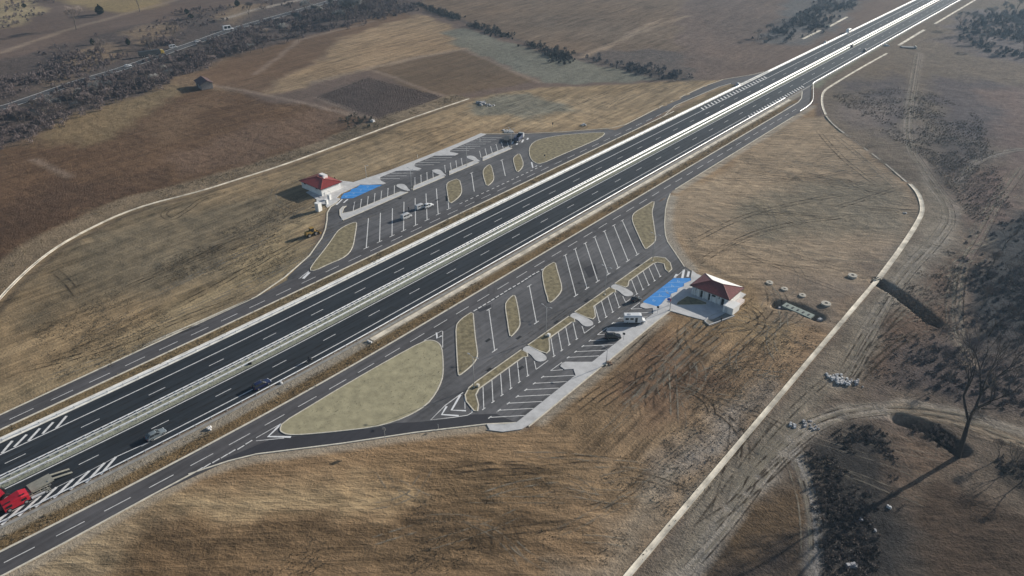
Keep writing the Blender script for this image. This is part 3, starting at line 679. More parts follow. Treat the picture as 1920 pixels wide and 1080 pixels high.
for a, b in zip(*(lambda q: (q[:-1], q[1:]))(sv('L', [(0,920),(215,798)]))): line(mp, a, b, .2, ZL)
q = sv('L', [(0,945),(240,922)]); line(mp, q[0], q[1], .18, ZL)
q = sv('L', [(1440,85),(1590,3),(1600,5),(1600,145)]); ribbon(mp, q, .2, ZL)
q = sv('K', [(530,455),(330,600),(165,765),(430,735),(580,712),(632,680),(628,600),(620,455)]); ribbon(mp, q, .24, ZL)
ribbon(mp, sv('K', [(548,500),(552,640)]), .2, ZL)
# far lot
for a, b in (((880,630),(905,295)), ((1030,560),(1040,235)), ((1170,495),(1175,185)), ((1300,435),(1305,110)), ((1435,375),(1430,70)), ((1565,315),(1550,0)), ((1690,250),(1675,0)), ((1810,190),(1790,60))):
    A, B_ = sv('C', [a])[0], sv('C', [b])[0]; B_ = (A[0]-17.5, A[1]+16.4) if b[1] < 70 or b[0] > 1780 else B_
    line(mp, A, B_, .3, ZL); line(mp, (A[0], A[1]-1.2), (A[0], A[1]+1.2), .3, ZL+.004)
for a, b in (((175,955),(145,745)), ((525,780),(485,600))):
    A, B_ = sv('B', [a])[0], sv('B', [b])[0]; line(mp, A, B_, .3, ZL); line(mp, (B_[0], B_[1]-1), (B_[0], B_[1]+1), .3, ZL+.004)
for y in [155.4+3.45*k for k in range(7)]+[183.4+4.+3.45*k for k in range(4)]+[205.+3.45*k for k in range(4)]+[227.3+3.75*k for k in range(6)]:
    line(mp, (-209.9, y), (-215.9, y+5.6), .24, ZL); tee(-215.9, y+5.6, .4)
for y in [184.6+3.85*k for k in range(4)]+[204.5+3.7*k for k in range(4)]+[226.8+3.7*k for k in range(7)]:
    line(mp, (-219.9, y+3.6), (-226.8, y-2.6), .26, ZL)
y = 186.
while y < 236: line(mp, (-183.6, y), (-183.6, y+1.6), .35, ZL); y += 3.1
o = mp.build('parking_markings', m_paint); o['kind'] = 'structure'
mp = MB()
ribbon(mp, sv('L', [(213,803),(105,908),(300,912)]), .62, ZL+.008)
ribbon(mp, sv('L', [(1547,18),(1552,66),(1592,44)]), .5, ZL+.008)
ribbon(mp, sv('K', [(500,482),(400,655),(562,662)]), .55, ZL+.008); ribbon(mp, sv('K', [(345,612),(290,705),(480,718)]), .55, ZL+.008)
for a, b in (((895,925),(870,965)), ((975,875),(955,970)), ((1030,895),(1015,955))): q = sv('E', [a, b]); line(mp, q[0], q[1], .75, ZL)
ribbon(mp, sv('E', [(870,968),(985,868),(1045,900)]), .16, ZL)
for a, b in (((610,82),(545,145)), ((672,82),(625,122)), ((545,78),(510,105))): q = sv('C', [a, b]); line(mp, q[0], q[1], .6, ZL)
q = sv('C', [(240,905),(170,975)]); line(mp, q[0], q[1], .9, ZL); ribbon(mp, sv('C', [(235,890),(120,980),(230,920)]), .25, ZL+.004)
ribbon(mp, sv('C', [(602,250),(605,318),(640,300)]), .5, ZL)
for a, b in (((650,430),(675,380)), ((712,402),(728,370)), ((770,372),(782,352)), ((600,420),(612,392))): q = sv('B', [a, b]); line(mp, q[0], q[1], .8, ZL)
ribbon(mp, sv('B', [(820,625),(835,690),(880,665)]), .6, ZL)
o = mp.build('painted_chevrons', m_paintw); o['kind'] = 'structure'
# blue bays
bl = [(-92.25,170.9),(-92.25,189.3),(-88.1,193.),(-87.2,191.6),(-88.,188.5),(-87.2,186.8),(-88.,184.6),(-87.2,182.6),(-88.,180.4),(-87.2,178.4),(-87.9,176.8),(-87.4,173.4),(-87.45,171.3),(-91.8,170.6)]
sheet('blue_parking_bays', bl, .04, m_blue)
blf = [(-222.6,159.6),(-219.2,163.),(-219.9,173),(-220.4,179.1),(-224.4,175.6),(-227.3,173.4),(-226.2,170.6),(-226.6,168.3),(-225.2,166.4),(-225.6,163.6),(-224.3,161.6)]
sheet('blue_parking_bays', blf, .04, m_blue)
mp = MB()
def isa(x, y, rz):
    c, s_ = math.cos(rz), math.sin(rz); T = lambda px_, py_: (x+c*px_-s_*py_, y+s_*px_+c*py_)
    ribbon(mp, [T(.35*math.cos(a), -.2+.35*math.sin(a)) for a in np.linspace(1.8, 6.0, 9)], .12, .052)
    ribbon(mp, [T(-.02, .5), T(-.02, .0), T(.35, .0), T(.5, -.4)], .13, .056)
    ribbon(mp, [T(.09*math.cos(a)-.02, .68+.09*math.sin(a)) for a in np.linspace(0, 6.28, 7)], .12, .052)
for k in range(5):
    y = 174.2+3.75*k
    if k: line(mp, (-92.1, y-3.4), (-88.2, y+.4), .14, .05)
    isa(-90.2, y-.6, R_(45))
for k in range(4):
    y = 161.6+3.9*k; line(mp, (-219.6-.05*k, y+4.2), (-224.2-.6*k, y+.3), .15, .05); isa(-222.4-.3*k, y+.6, R_(-135))
o = mp.build('bay_symbols', mat('pale_blue_lines', (.35, .55, .75), .7, var=.1)); o['kind'] = 'structure'

# ------------------------------------------------------------------ guardrails
def guardrail(label, path, double=False, step=4., z0=.0, grp=None):
    root = empty('guardrail', (path[0][0], path[0][1], 0), 0, label, 'guardrail', grp)
    o0 = (path[0][0], path[0][1]); P = [(p[0]-o0[0], p[1]-o0[1]) for p in path]
    for s in ((-.42, .42) if double else (0,)):
        a = offs(P, s); prof = [(-.04, .78), (.045, .72), (-.02, .62), (.045, .52), (-.04, .46), (-.09, .6), (-.09, .72)]
        mb = MB(); rings = []
        for i in range(len(a)):
            q0, q1 = a[max(i-1, 0)], a[min(i+1, len(a)-1)]; tx, ty = q1[0]-q0[0], q1[1]-q0[1]; l = math.hypot(tx, ty); nx_, ny_ = ty/l, -tx/l
            sg = 1 if s >= 0 else -1
            rings.append([(a[i][0]+nx_*px_*sg, a[i][1]+ny_*px_*sg, pz+z0) for px_, pz in prof])
        mb.loft(rings); mb.build('beam', m_steel, root)
    # posts
    pts = []; acc = 0.; nxt = step/2
    for (x0, y0), (x1, y1) in zip(P[:-1], P[1:]):
        l = math.hypot(x1-x0, y1-y0)
        while nxt <= acc+l:
            t_ = (nxt-acc)/l; pts.append((x0+(x1-x0)*t_, y0+(y1-y0)*t_)); nxt += step
        acc += l
    pts = [p for p in pts if p[1]+o0[1] > -5 and p[1]+o0[1] < 900]
    pts.sort(key=lambda p: (p[0]+o0[0])**2+(p[1]+o0[1])**2)
    pm = MB().box((0, 0, .35+z0), (.12 if not double else .75, .12, .75)).build('post', m_pole, root)
    if pts: pm.location = (pts[0][0], pts[0][1], 0)
    for p in pts[1:100]:
        c = pm.copy(); COL.objects.link(c); c.parent = root; c.location = (p[0], p[1], 0)
    if len(pts) > 100:
        mb = MB()
        for p in pts[100:]: mb.box((p[0], p[1], .35+z0), (.12 if not double else .75, .12, .75))
        o = mb.build('distant_posts', m_pole, root); o['kind'] = 'stuff'
    return root
yy = lambda x, a, b, n=110: wy(x, a, b, n)
guardrail('double galvanised guardrail along the motorway median', yy(-158.1, -80, 1300), True, 2.)
guardrail('single galvanised guardrail on the near side of the median', yy(-155.75, -80, 1300), False, 4.)
guardrail('long guardrail between the far carriageway and its service road', yy(-171.9, -80, gp(1380,160)[1]))
guardrail('guardrail beyond the far slip road at top of the picture', yy(-171.9, gp(1432,134)[1], 1300))
guardrail('long guardrail between the near carriageway and its service road', yy(-142.45, -80, 398))
guardrail('guardrail on the near motorway shoulder beyond the slip road', sv('R', [(862,350),(880,335)])+yy(-142.0, 447, 1300))
guardrail('short curved guardrail on the outside of the slip road bend', dens(chaikin(sv('R', [(720,662),(800,612),(845,570),(866,530),(870,450),(866,352)]), 2, False), 4))

# ------------------------------------------------------------------ lamps
def lamp(x, y, h=9.6, arms=2, label='', rz=0., pad=True, grp=None, z=.1):
    t = empty('street_lamp', (x, y, z), rz, label, 'street lamp', grp)
    MB().tube((0, 0, 0), (0, 0, h), .11, .06, 8).build('pole', m_pole, t, True)
    MB().box((0, 0, .12), (.5, .5, .24)).build('base_plate', m_kerb, t)
    for s in ((-1, 1) if arms == 2 else (1,)):
        MB().tube((0, 0, h-.1), (s*1.1, 0, h+.25), .045, .04, 6).build('arm', m_pole, t)
        MB().box((s*1.45, 0, h+.3), (.75, .3, .12)).build('lamp_head', m_pole, t)
    return t
LL = ['double street lamp at the lower end of the near grass strip', 'double street lamp beside the second truck bay', 'double street lamp in the middle of the near parking strip', 'double street lamp at the upper end of the near grass strip']
for (x, y), l in zip(((-103.6,107.5),(-103.7,137.6),(-103.4,166.7),(-103.4,195.)), LL): lamp(x, y, 9.6, 2, l, 0, grp='double street lamps on the parking strips')
for (x, y), l in zip(((-208.1,183.9),(-208.3,216.5),(-208.3,246.)), ('double street lamp on the far strip near the blue bays', 'double street lamp in the middle of the far parking strip', 'double street lamp on the far strip near the dark truck')): lamp(x, y, 8.5, 2, l, 0, grp='double street lamps on the parking strips')
lamp(-83.0, 137.2, 5.2, 1, 'single low lamp on the near pavement edge', R_(180))
lamp(-83.6, 171.8, 5.2, 1, 'single low lamp at the corner of the near forecourt', R_(180))
lamp(-230.9, 179.7, 5.5, 1, 'single low lamp behind the far blue bays', 0)
for k, (u, v) in enumerate(((917,693),(973,633),(1043,604),(1100,563),(1196,497),(977,690),(915,638),(820,375),(750,372))):
    x, y = gp(u, v); o = MB().box((0, 0, 0), (.45, 1.7, .03)).box((.35, 0, .01), (.12, 1.9, .05)).box((-.35, 0, .01), (.12, 1.9, .05)).build('drain_cover', m_dark); o.location = (x, y, .03)
    tag(o, 'small dark slotted drain cover set in the parking asphalt', 'drain cover', 'drain covers in the parking asphalt')
# small boxes at the lamp feet
t = tag(MB().box((0, 0, .35), (.8, .6, .7)).box((0, 0, .74), (.9, .7, .08)).build('cable_box', m_white), 'small white cable box beside the second near lamp', 'cable box'); t.location = (-102.9, 137.9, .1)
t = tag(MB().box((0, 0, .3), (.8, .6, .6)).box((0, 0, .64), (.9, .7, .08)).build('cable_box', m_kerb), 'small pale cable box beside the lowest near lamp', 'cable box'); t.location = (-103., 108.4, .1)
# signs
def sign(x, y, h, w_, hh, label, rz=0., face=None, legs=1, z=0., back=None):
    t = empty('road_sign', (x, y, z), rz, label, 'road sign')
    for k in range(legs):
        s = 0 if legs == 1 else (-w_*.35 if k == 0 else w_*.35)
        MB().tube((s, 0, 0), (s, 0, h), .05, n=6).build('post', m_pole, t)
    MB().box((0, -.06, h-hh/2), (w_, .04, hh)).build('panel', face or m_pole, t)
    return t
m_bsign = mat('dark_sign_back', (.06, .065, .07), .6, .2, var=.1)
m_blsign = mat('blue_sign_face', (.02, .1, .5), .5, var=.05)
m_redw = mat('red_sign_face', (.5, .03, .04), .5, var=.05)
sign(*sv('G', [(915,290)])[0], 2.6, .7, .7, 'small dark parking sign on the pavement beside the white camper', R_(20), m_bsign, z=.13)
sign(*sv('G', [(533,592)])[0], 2.6, .7, .7, 'small dark parking sign on the pavement behind the black car', R_(20), m_bsign, z=.13)
sign(*gp(838,383), 3.4, .9, 1.9, 'tall dark sign at the left edge of the first far island', R_(60), m_bsign)
sign(*gp(1252.5,573), 2.6, .9, .8, 'blue and red sign at the corner of the near blue bays', R_(30), m_blsign, z=.1)
sign(*gp(1256,573), 2.4, .5, 1.0, 'pale red information panel beside the blue sign', R_(60), m_redw, z=.1)
sign(*gp(723,829), 4.6, 1., .8, 'slim pole sign on the verge below the large grass island', R_(10), m_pole, z=0)
sign(*gp(822,804), 1.4, .4, .4, 'tiny marker post by the access road kerb', 0, m_pole)
sign(*gp(1036,239), 2.6, .5, 1.2, 'short dark sign beside the far entry road', R_(60), m_bsign)
sign(*gp(1021,296), 1.6, .6, .8, 'small brown post sign on the right far island', R_(60), m_bsign)
sign(*gp(956,689), 1.6, .6, .4, 'tiny sign standing in the lower car bays', R_(60), m_bsign)if False else None
for k, (u, v, l) in enumerate(((629,345,'small dark conifer sapling beside the far building'),)): pass
def delin(u, v, label, h=1.1):
    t = tag(MB().box((0, 0, h/2), (.14, .1, h), taper=.7).build('marker_post', m_white), label, 'marker post'); t.location = (*gp(u, v), 0); t.rotation_euler.z = R_(10)
delin(771,355-10, 'white marker post on the far pavement behind the second bay group', 1.8)
delin(900,265, 'white marker post on the far pavement near its upper corner', 1.8)
delin(783,296, 'white marker post on the far pavement behind the third bay group', 1.6)

# ------------------------------------------------------------------ rest stop buildings
def rest_building(label, x, y, W, D, openings, rz=0., annex=True, m_roof=m_roof):
    t = empty('rest_stop_building', (x, y, .1), rz, label, 'building')
    wh, ov = 3.0, .6; iw, idp = W/2-ov, D/2-ov
    # hollow walls with real openings on the front (-Y side) as piers + lintel
    th = .3; mb = MB()
    mb.box((0, idp-th/2, wh/2), (2*iw, th, wh)); mb.box((-iw+th/2, 0, wh/2), (th-.004, 2*idp-2*th, wh)); mb.box((iw-th/2, 0, wh/2), (th-.004, 2*idp-2*th, wh))
    xs = [-iw]+[v for o in openings for v in (o[0], o[1])]+[iw]
    for a, b in zip(xs[0::2], xs[1::2]): mb.box(((a+b)/2, -idp+th/2, wh/2), (b-a, th, wh))
    for a, b, z0, z1 in openings:
        if z0 > 0: mb.box(((a+b)/2, -idp+th/2, z0/2), (b-a-.004, th-.01, z0))
        if z1 < wh: mb.box(((a+b)/2, -idp+th/2, (z1+wh)/2), (b-a-.004, th-.01, wh-z1))
    wall = mb.build('wall', m_white, t)
    for a, b, z0, z1 in openings:
        door = z0 == 0
        o = MB().box(((a+b)/2, -idp+th*.75, (z0+z1)/2), (b-a-.1, .05, z1-z0-.08)).build('door' if door else 'window', m_dark if door else m_glass, t)
        fr = MB()
        for s in (a+.05, b-.05): fr.box((s, -idp+th*.55, (z0+z1)/2), (.08, .08, z1-z0))
        fr.box(((a+b)/2, -idp+th*.55, z1-.04), (b-a-.18, .078, .08)); fr.build('frame', m_bsign, o)
        if door: MB().box((b-.3, -idp+th*.75-.06, 1.05), (.06, .08, .2)).build('handle', m_rim, o)
    # hip roof with thickness, standing seams
    e, r = wh+.05, wh+1.5; rl = (W-D)/2+.0
    hx, hy = W/2, D/2
    v = [(-hx,-hy,e),(hx,-hy,e),(hx,hy,e),(-hx,hy,e),(-rl,0,r),(rl,0,r)]
    v2 = [(a, b, c-.18) for a, b, c in v[:4]]
    mb = MB(); mb.add(v+v2, [(0,1,5,4),(1,2,5),(2,3,4,5),(3,0,4),(0,6,7,1),(1,7,8,2),(2,8,9,3),(3,9,6,0),(6,9,8,7)])
    rmb = mb; rc = MB()
    for a, b in ((v[0], v[4]), (v[3], v[4]), (v[1], v[5]), (v[2], v[5]), (v[4], v[5])):
        rc.tube((a[0], a[1], a[2]+.03), (b[0], b[1], b[2]+.05), .09, n=6)
    sm = rmb; k = -hx+.5
    slope = (r-e)/hy
    while k < hx-.3:
        ext = min(hx-abs(k), hy) if abs(k) > rl else hy
        for s in (-1, 1):
            if ext > .3: sm.tube((k, s*hy, e+.01), (k, s*(hy-ext), e+ext*slope+.01), .035, n=4, cap=False)
        k += .62
    k = -hy+.5
    while k < hy-.3:
        ext = (hy-abs(k))*1.
        for s in (-1, 1):
            sm.tube((s*hx, k, e+.01), (s*(hx-(hx-rl)*ext/hy), k, e+ext*slope+.01), .035, n=4, cap=False)
        k += .62
    roof = rmb.build('roof', m_roof, t); rc.build('ridge_cap', m_roof, roof)
    g_ = MB()
    for a, b in (((-hx-.06,-hy-.07,e-.05),(hx+.06,-hy-.07,e-.05)), ((-hx-.06,hy+.07,e-.05),(hx+.06,hy+.07,e-.05)), ((hx+.07,-hy,e-.05),(hx+.07,hy,e-.05)), ((-hx-.07,-hy,e-.05),(-hx-.07,hy,e-.05))):
        g_.tube(a, b, .07, n=6)
    g_.build('gutter', m_dark, t)
    if annex:
        MB().box((1.2, .9, r-.1), (.7, .7, 1.1)).build('vent_stack', m_white, roof)
    return t
b1 = rest_building('red roofed white rest stop building beside the near blue bays', -77.2, 188.6, 13.3, 9.6,
    [(-5.1,-4.6,1.5,2.4),(-3.1,-2.2,0,2.3),(-.4,.3,0,2.3),(.6,2.0,1.7,2.4),(2.9,3.2,1.6,2.4),(3.9,4.8,0,2.3)], R_(-1), False, m_roof2)
MB().box((-4.8, 4.9, 2.6), (2.6, .7, .35)).build('canopy', m_white, b1)
ul = MB(); e_, r_, hx_, hy_, rl_ = 3.14, 4.62, 6.55, 4.74, 1.75
ul.add([(-hx_,hy_,e_),(hx_,hy_,e_),(rl_,.12,r_-.02),(-rl_,.12,r_-.02),(-hx_,hy_,e_-.1),(hx_,hy_,e_-.1),(rl_,.12,r_-.12),(-rl_,.12,r_-.12)], [(1,0,3,2),(4,5,6,7),(0,1,5,4),(1,2,6,5),(2,3,7,6),(3,0,4,7)])
ul.build('pale_roof_slope', m_white, [c for c in b1.children if c.name.startswith('roof')][0])
for x in (-5.6, -4.9, -3.5, -2., -.6, .5, 2.2, 3.6): MB().box((x, -4.42, 1.49), (.32, .32, 2.98)).build('column', m_white, b1)
b2 = rest_building('red roofed white rest stop building beside the far blue bays', -236.4, 161., 14.2, 10.5, [(-5,-3.6,1.9,2.5),(2.6,4.,1.9,2.5)], 0, True)
MB().box((-1.5, 2.7, 4.), (3.6, 1.6, 1.5)).build('dormer', m_white, b2)
MB().box((6.36, -1.2, 2.2), (.06, 2.2, .6)).build('window', m_glass, b2)
t = empty('utility_block', (-69.6, 183.3, 0), R_(-3), 'white windowless utility block beside the near rest stop building', 'utility block')
MB().box((0, 0, 1.15), (3.2, 4.1, 2.3)).build('body', m_white, t); MB().box((0, 0, 2.36), (3.4, 4.3, .12)).build('flat_roof', m_white, t)
MB().box((-.6, -2.08, 1.), (.9, .05, 1.9)).build('door', mat('grey_door', (.55, .56, .58), .6), t)
t = empty('utility_block', (-69.4, 188., 0), 0, 'low white plinth box against the side wall of the near building', 'utility block')
MB().box((0, 0, .5), (1.5, 5, 1.)).build('body', mat('pink_white_render', (.7, .62, .58), .8, var=.06), t)
def hut(u, v, w, d, h, label, rz=0.):
    t = empty('utility_hut', (*gp(u, v), 0), rz, label, 'utility hut')
    MB().box((0, 0, h/2), (w, d, h)).build('body', m_white, t); MB().box((0, 0, h+.06), (w+.2, d+.2, .12)).build('flat_roof', m_white, t)
    MB().box((-w*.1, -d/2-.02, h*.45), (w*.45, .04, h*.8)).build('door', mat('grey_door', (.55, .56, .58), .6), t)
hut(598,395,1.8,1.8,3.2,'tall white utility hut on bare earth beside the far exit road', R_(8))
hut(613,383,.9,.9,1.9,'small white cabinet beside the far blue bays', R_(8))
hut(618,374,1.2,1.,2.0,'white cabinet at the corner of the far blue bays', R_(8))
t = empty('storage_tank', (*gp(618,366), 0), 0, 'small pale box frame at the corner of the far bays', 'frame')
mb = MB()
for s in (-1, 1):
    mb.tube((s*.9, 0, 0), (s*.9, 0, 1.6), .08, n=6)
mb.tube((-.9, 0, 1.6), (.9, 0, 1.6), .08, n=6); mb.build('frame', m_white, t)
# farm shed
m_slate = mat('dark_rusty_roof_sheet', (.10, .06, .06), .7, var=.3, scale=1.)
x, y = gp(384, 163); t = empty('farm_shed', (x, y, 0), R_(-14), 'dark roofed farm shed alone between brown fields', 'shed')
mb = MB(); mb.box((0, 0, 1.6), (11., 6.4, 3.2)); mb.add([(-5.5,-3.2,3.2),(-5.5,3.2,3.2),(-5.5,.6,4.6),(5.5,-3.2,3.2),(5.5,3.2,3.2),(5.5,.6,4.6)], [(0,1,2),(5,4,3)]); mb.build('wall', mat('grey_plaster', (.3, .28, .27), .9, var=.2), t)
mb = MB(); mb.add([(-6.1,-3.9,2.95),(6.1,-3.9,2.95),(6.1,.6,4.85),(-6.1,.6,4.85),(6.1,3.9,3.05),(-6.1,3.9,3.05),(-6.1,-3.9,2.8),(6.1,-3.9,2.8),(6.1,.6,4.7),(-6.1,.6,4.7),(6.1,3.9,2.9),(-6.1,3.9,2.9)],
    [(0,1,2,3),(3,2,4,5),(7,6,9,8),(8,9,11,10),(0,6,7,1),(4,10,11,5),(1,7,8,2),(2,8,10,4),(0,3,9,6),(3,5,11,9)]); mb.build('roof', m_slate, t)
MB().box((-2.5, -3.22, 1.), (1.6, .06, 2.)).build('door', m_dark, t); MB().box((2., -3.22, 1.8), (1.1, .06, .9)).build('window', m_glass, t)
t2 = empty('satellite_tank', (*gp(386, 158), 0), 0, 'round white water tank on legs in front of the farm shed', 'water tank')
MB().tube((0, 0, 1.4), (0, 0, 3.2), .9, .85, 12).build('tank', m_white, t2)
mb = MB()
for a in range(4): mb.tube((.6*math.cos(a*1.57), .6*math.sin(a*1.57), 0), (.6*math.cos(a*1.57), .6*math.sin(a*1.57), 1.4), .06, n=5)
mb.build('leg_frame', m_dark, t2)

# ------------------------------------------------------------------ vehicles
def paintm(name, c, rough=.3): return mat(name, c, rough, coat=.6, var=.03)
def wheel(t, x, y, r=.33, w=.22):
    wv = empty('wheel', (x, y, r)); wv.parent = t
    s = 1 if x > 0 else -1
    MB().tube((-w/2, 0, 0), (w/2, 0, 0), r, n=16).build('tyre', m_black, wv)
    MB().tube((s*w*.5, 0, 0), (s*(w*.5+.015), 0, 0), r*.62, n=12).build('rim', m_rim, wv)
def car(label, x, y, rz, pm, L=4.35, W=1.8, H=1.46, style='hatch', cat='car', z=.03, nose=1, grp=None, name='parked_car'):
    t = empty(name, (x, y, z), rz, label, cat, grp)
    hw = W/2; belt = {'hatch': .92, 'suv': 1.05, 'van': 1.1}[style]*(H/1.46 if style == 'hatch' else 1)
    hood = belt-.12
    st = [(-.5,.35,.62,.80),(-.485,.28,belt-.1,.93),(-.42,.2,belt,.985),(-.2,.18,belt,1.),(.12,.18,belt,1.),(.22,.18,belt-.03,1.),(.40,.2,hood-.08,.97),(.47,.25,hood-.17,.90),(.5,.32,.6,.78)]
    if style == 'van': st = [(-.5,.35,belt,.93),(-.49,.28,belt+.02,.97),(-.4,.2,belt,1.),(0,.2,belt,1.),(.3,.2,belt,1.),(.38,.2,belt-.06,.98),(.46,.22,.9,.92),(.5,.32,.65,.84)]
    rings = []
    for ty, zb, zt, kw in st:
        y0 = ty*L; a = hw*kw
        rings.append([(-a*.92, y0, zb), (-a, y0, zb+.15), (-a, y0, (zb+zt)/2+.08), (-a*.93, y0, zt-.03), (-a*.8, y0, zt), (a*.8, y0, zt), (a*.93, y0, zt-.03), (a, y0, (zb+zt)/2+.08), (a, y0, zb+.15), (a*.92, y0, zb)])
    body = MB().loft(rings).build('body', pm, t, False)
    # greenhouse
    if style == 'van': g0, g1, r0, r1 = -.49*L, .36*L, -.485*L, .24*L
    else: g0, g1, r0, r1 = (-.46 if style == 'suv' else -.44)*L, .2*L, (-.4 if style == 'suv' else -.33)*L, .03*L
    b, T_ = hw*.9, hw*.70 if style != 'van' else hw*.82
    gv = [(-b,g0,belt-.02),(b,g0,belt-.02),(b,g1,belt-.02),(-b,g1,belt-.02),(-T_,r0,H-.05),(T_,r0,H-.05),(T_,r1,H-.05),(-T_,r1,H-.05)]
    gl = MB(); gl.add(gv, [(0,1,5,4),(1,2,6,5),(2,3,7,6),(3,0,4,7),(4,5,6,7)]); gl.build('glass', m_glass if style != 'van' else pm, t)
    rf = MB(); yy_ = [r0-.04, r0+.25, (r0+r1)/2, r1-.2, r1+.04]; zz = [H-.05, H-.015, H, H-.015, H-.05]
    rf.loft([[(-T_-.03, a, z_-.04), (-T_*.6, a, z_), (T_*.6, a, z_), (T_+.03, a, z_-.04), (T_, a, z_-.1), (-T_, a, z_-.1)] for a, z_ in zip(yy_, zz)]); rf.build('roof', pm, t, True)
    pl_ = MB()
    for i in (0, 1, 2, 3): pl_.tube(gv[i], gv[i+4], .045, n=5, cap=False)
    for s in (-1, 1): pl_.tube((s*(b+.005), (g0+g1)*.42, belt), (s*(T_+.01), (r0+r1)/2, H-.06), .04, n=5, cap=False)
    pl_.build('pillar', pm, t)
    if style == 'van':
        MB().add([(-b*.95,g1+.02,belt+.06),(b*.95,g1+.02,belt+.06),(T_*.95,r1+.05,H-.12),(-T_*.95,r1+.05,H-.12)], [(0,1,2,3)]).build('windscreen', m_glass, t)
        for s in (-1, 1):
            for a, c_ in ((-.05*L, .22*L), (-.4*L, -.12*L)):
                MB().add([(s*(b+.01),a,belt+.08),(s*(b+.01),c_,belt+.08),(s*(T_+.04),c_-.05,H-.28),(s*(T_+.04),a,H-.28)], [(0,1,2,3) if s > 0 else (3,2,1,0)]).build('window', m_glass, t)
    for s in (-1, 1):
        for yy2 in (-.31, .31): wheel(t, s*(hw-.1), yy2*L)
        MB().box((s*hw*.68, L*.475, .68), (.34, .14, .16)).build('headlight', m_lampw, t)
        MB().box((s*hw*.76, -L*.49, .78), (.22, .08, .22)).build('tail_light', m_tail, t)
        MB().box((s*(hw+.07), L*.14, belt+.06), (.18, .1, .13)).build('mirror', pm, t)
    return t
silver = paintm('silver_blue_car_paint', (.16, .19, .21)); navy = paintm('navy_car_paint', (.012, .018, .06), .25); blackp = paintm('black_car_paint', (.012, .013, .016), .2)
pale = paintm('pale_grey_car_paint', (.5, .51, .52)); darkg = paintm('dark_grey_car_paint', (.05, .05, .055))
car('silver blue estate car driving on the near carriageway', *gp(293,818), R_(0), silver, 4.6, 1.85, 1.5, 'hatch', name='moving_car')
nv = car('dark navy car on the near carriageway behind the motorcycle', *gp(491,724), 0, navy, 4.8, 1.9, 1.65, 'suv', name='moving_car')
MB().box((0, 2.42, .55), (1.5, .06, .3)).build('grille', m_lampw, nv)
car('white boxy van alone in the far truck bays', *gp(762,409), R_(-2), pale, 4.4, 1.85, 1.95, 'van')
car('pale grey van, left one of the two parked close together', *gp(788,391), R_(-5), pale, 4.2, 1.8, 1.85, 'van')
car('white hatchback, right one of the two parked close together', *gp(803,388), R_(-5), m_wcar, 4.3, 1.8, 1.55, 'hatch')
car('black car parked nose to the pavement in the near bays', *gp(1149,634), R_(-45), blackp, 4.6, 1.85, 1.6, 'suv')
bk = car('small black car standing by the tip of the third crossing', *gp(1192,564), R_(-20), blackp, 3.2, 1.6, 1.45, 'hatch')
# white camper on the near bays
x, y = gp(1189, 604); t = empty('camper_van', (x, y, .03), R_(-50), 'white camper van parked beside the black car', 'camper van')
MB().loft([[(-1.02,-3.1,.45),(-1.05,-3.1,2.5),(-.8,-3.05,2.72),(.8,-3.05,2.72),(1.05,-3.1,2.5),(1.02,-3.1,.45)],[(-1.05,1.3,.45),(-1.08,1.3,2.55),(-.85,1.3,2.8),(.85,1.3,2.8),(1.08,1.3,2.55),(1.05,1.3,.45)],[(-1.0,2.0,1.6),(-1.0,2.0,2.4),(-.8,1.9,2.7),(.8,1.9,2.7),(1.0,2.0,2.4),(1.0,2.0,1.6)]]).build('living_box', m_wcar, t)
MB().loft([[(-.95,1.2,.35),(-.95,1.2,1.6),(.95,1.2,1.6),(.95,1.2,.35)],[(-.95,2.2,.35),(-.9,2.2,1.2),(.9,2.2,1.2),(.95,2.2,.35)],[(-.85,3.1,.4),(-.8,3.1,.9),(.8,3.1,.9),(.85,3.1,.4)]]).build('cab', m_wcar, t)
MB().add([(-.85,2.28,1.2),(.85,2.28,1.2),(.8,2.0,1.75),(-.8,2.0,1.75)], [(0,1,2,3)]).build('windscreen', m_glass, t)
for s in (-1, 1):
    for a in (-2., .6, 2.3)[1:] if False else (-1.9, 2.2): wheel(t, s*.92, a, .36)
    for a in (-2.3, -.9): MB().box((s*1.075, a, 1.75), (.04, .95, .6)).build('window', m_glass, t)
    MB().box((s*1.06, .4, 1.35), (.04, .7, 1.6)).build('door', m_bsign, t)
    MB().box((s*.62, 3.1, .68), (.3, .06, .2)).build('headlight', m_lampw, t)
MB().box((0, -1.6, 2.8), (.8, .7, .14)).build('roof_hatch', pale, t)
# flat dark truck with open body at the end of the far bays
x, y = gp(974, 262); t = empty('parked_truck', (x, y, .03), R_(20), 'dark blue truck at the upper end of the far bays', 'truck')
MB().loft([[(-1.2,1.6,.6),(-1.2,1.6,2.9),(1.2,1.6,2.9),(1.2,1.6,.6)],[(-1.2,3.2,.6),(-1.2,3.2,2.6),(1.2,3.2,2.6),(1.2,3.2,.6)],[(-1.1,3.7,.6),(-1.1,3.7,1.6),(1.1,3.7,1.6),(1.1,3.7,.6)]]).build('cab', pale, t)
mb = MB(); mb.box((0, -1.6, 1.), (2.4, 6, .2)); mb.box((-1.15, -1.6, 1.8), (.08, 6, 1.4)); mb.box((1.15, -1.6, 1.8), (.08, 6, 1.4)); mb.box((0, -4.56, 1.8), (2.22, .08, 1.4)); mb.box((0, 1.36, 1.8), (2.22, .08, 1.4)); mb.build('load_bed', paintm('dark_blue_steel', (.03, .045, .1), .5), t)
MB().add([(-1.05,3.22,1.7),(1.05,3.22,1.7),(1.05,3.12,2.5),(-1.05,3.12,2.5)], [(0,1,2,3)]).build('windscreen', m_glass, t)
for s in (-1, 1):
    for a in (-3.6, -2.4, 2.6): wheel(t, s*1.05, a, .48, .3)
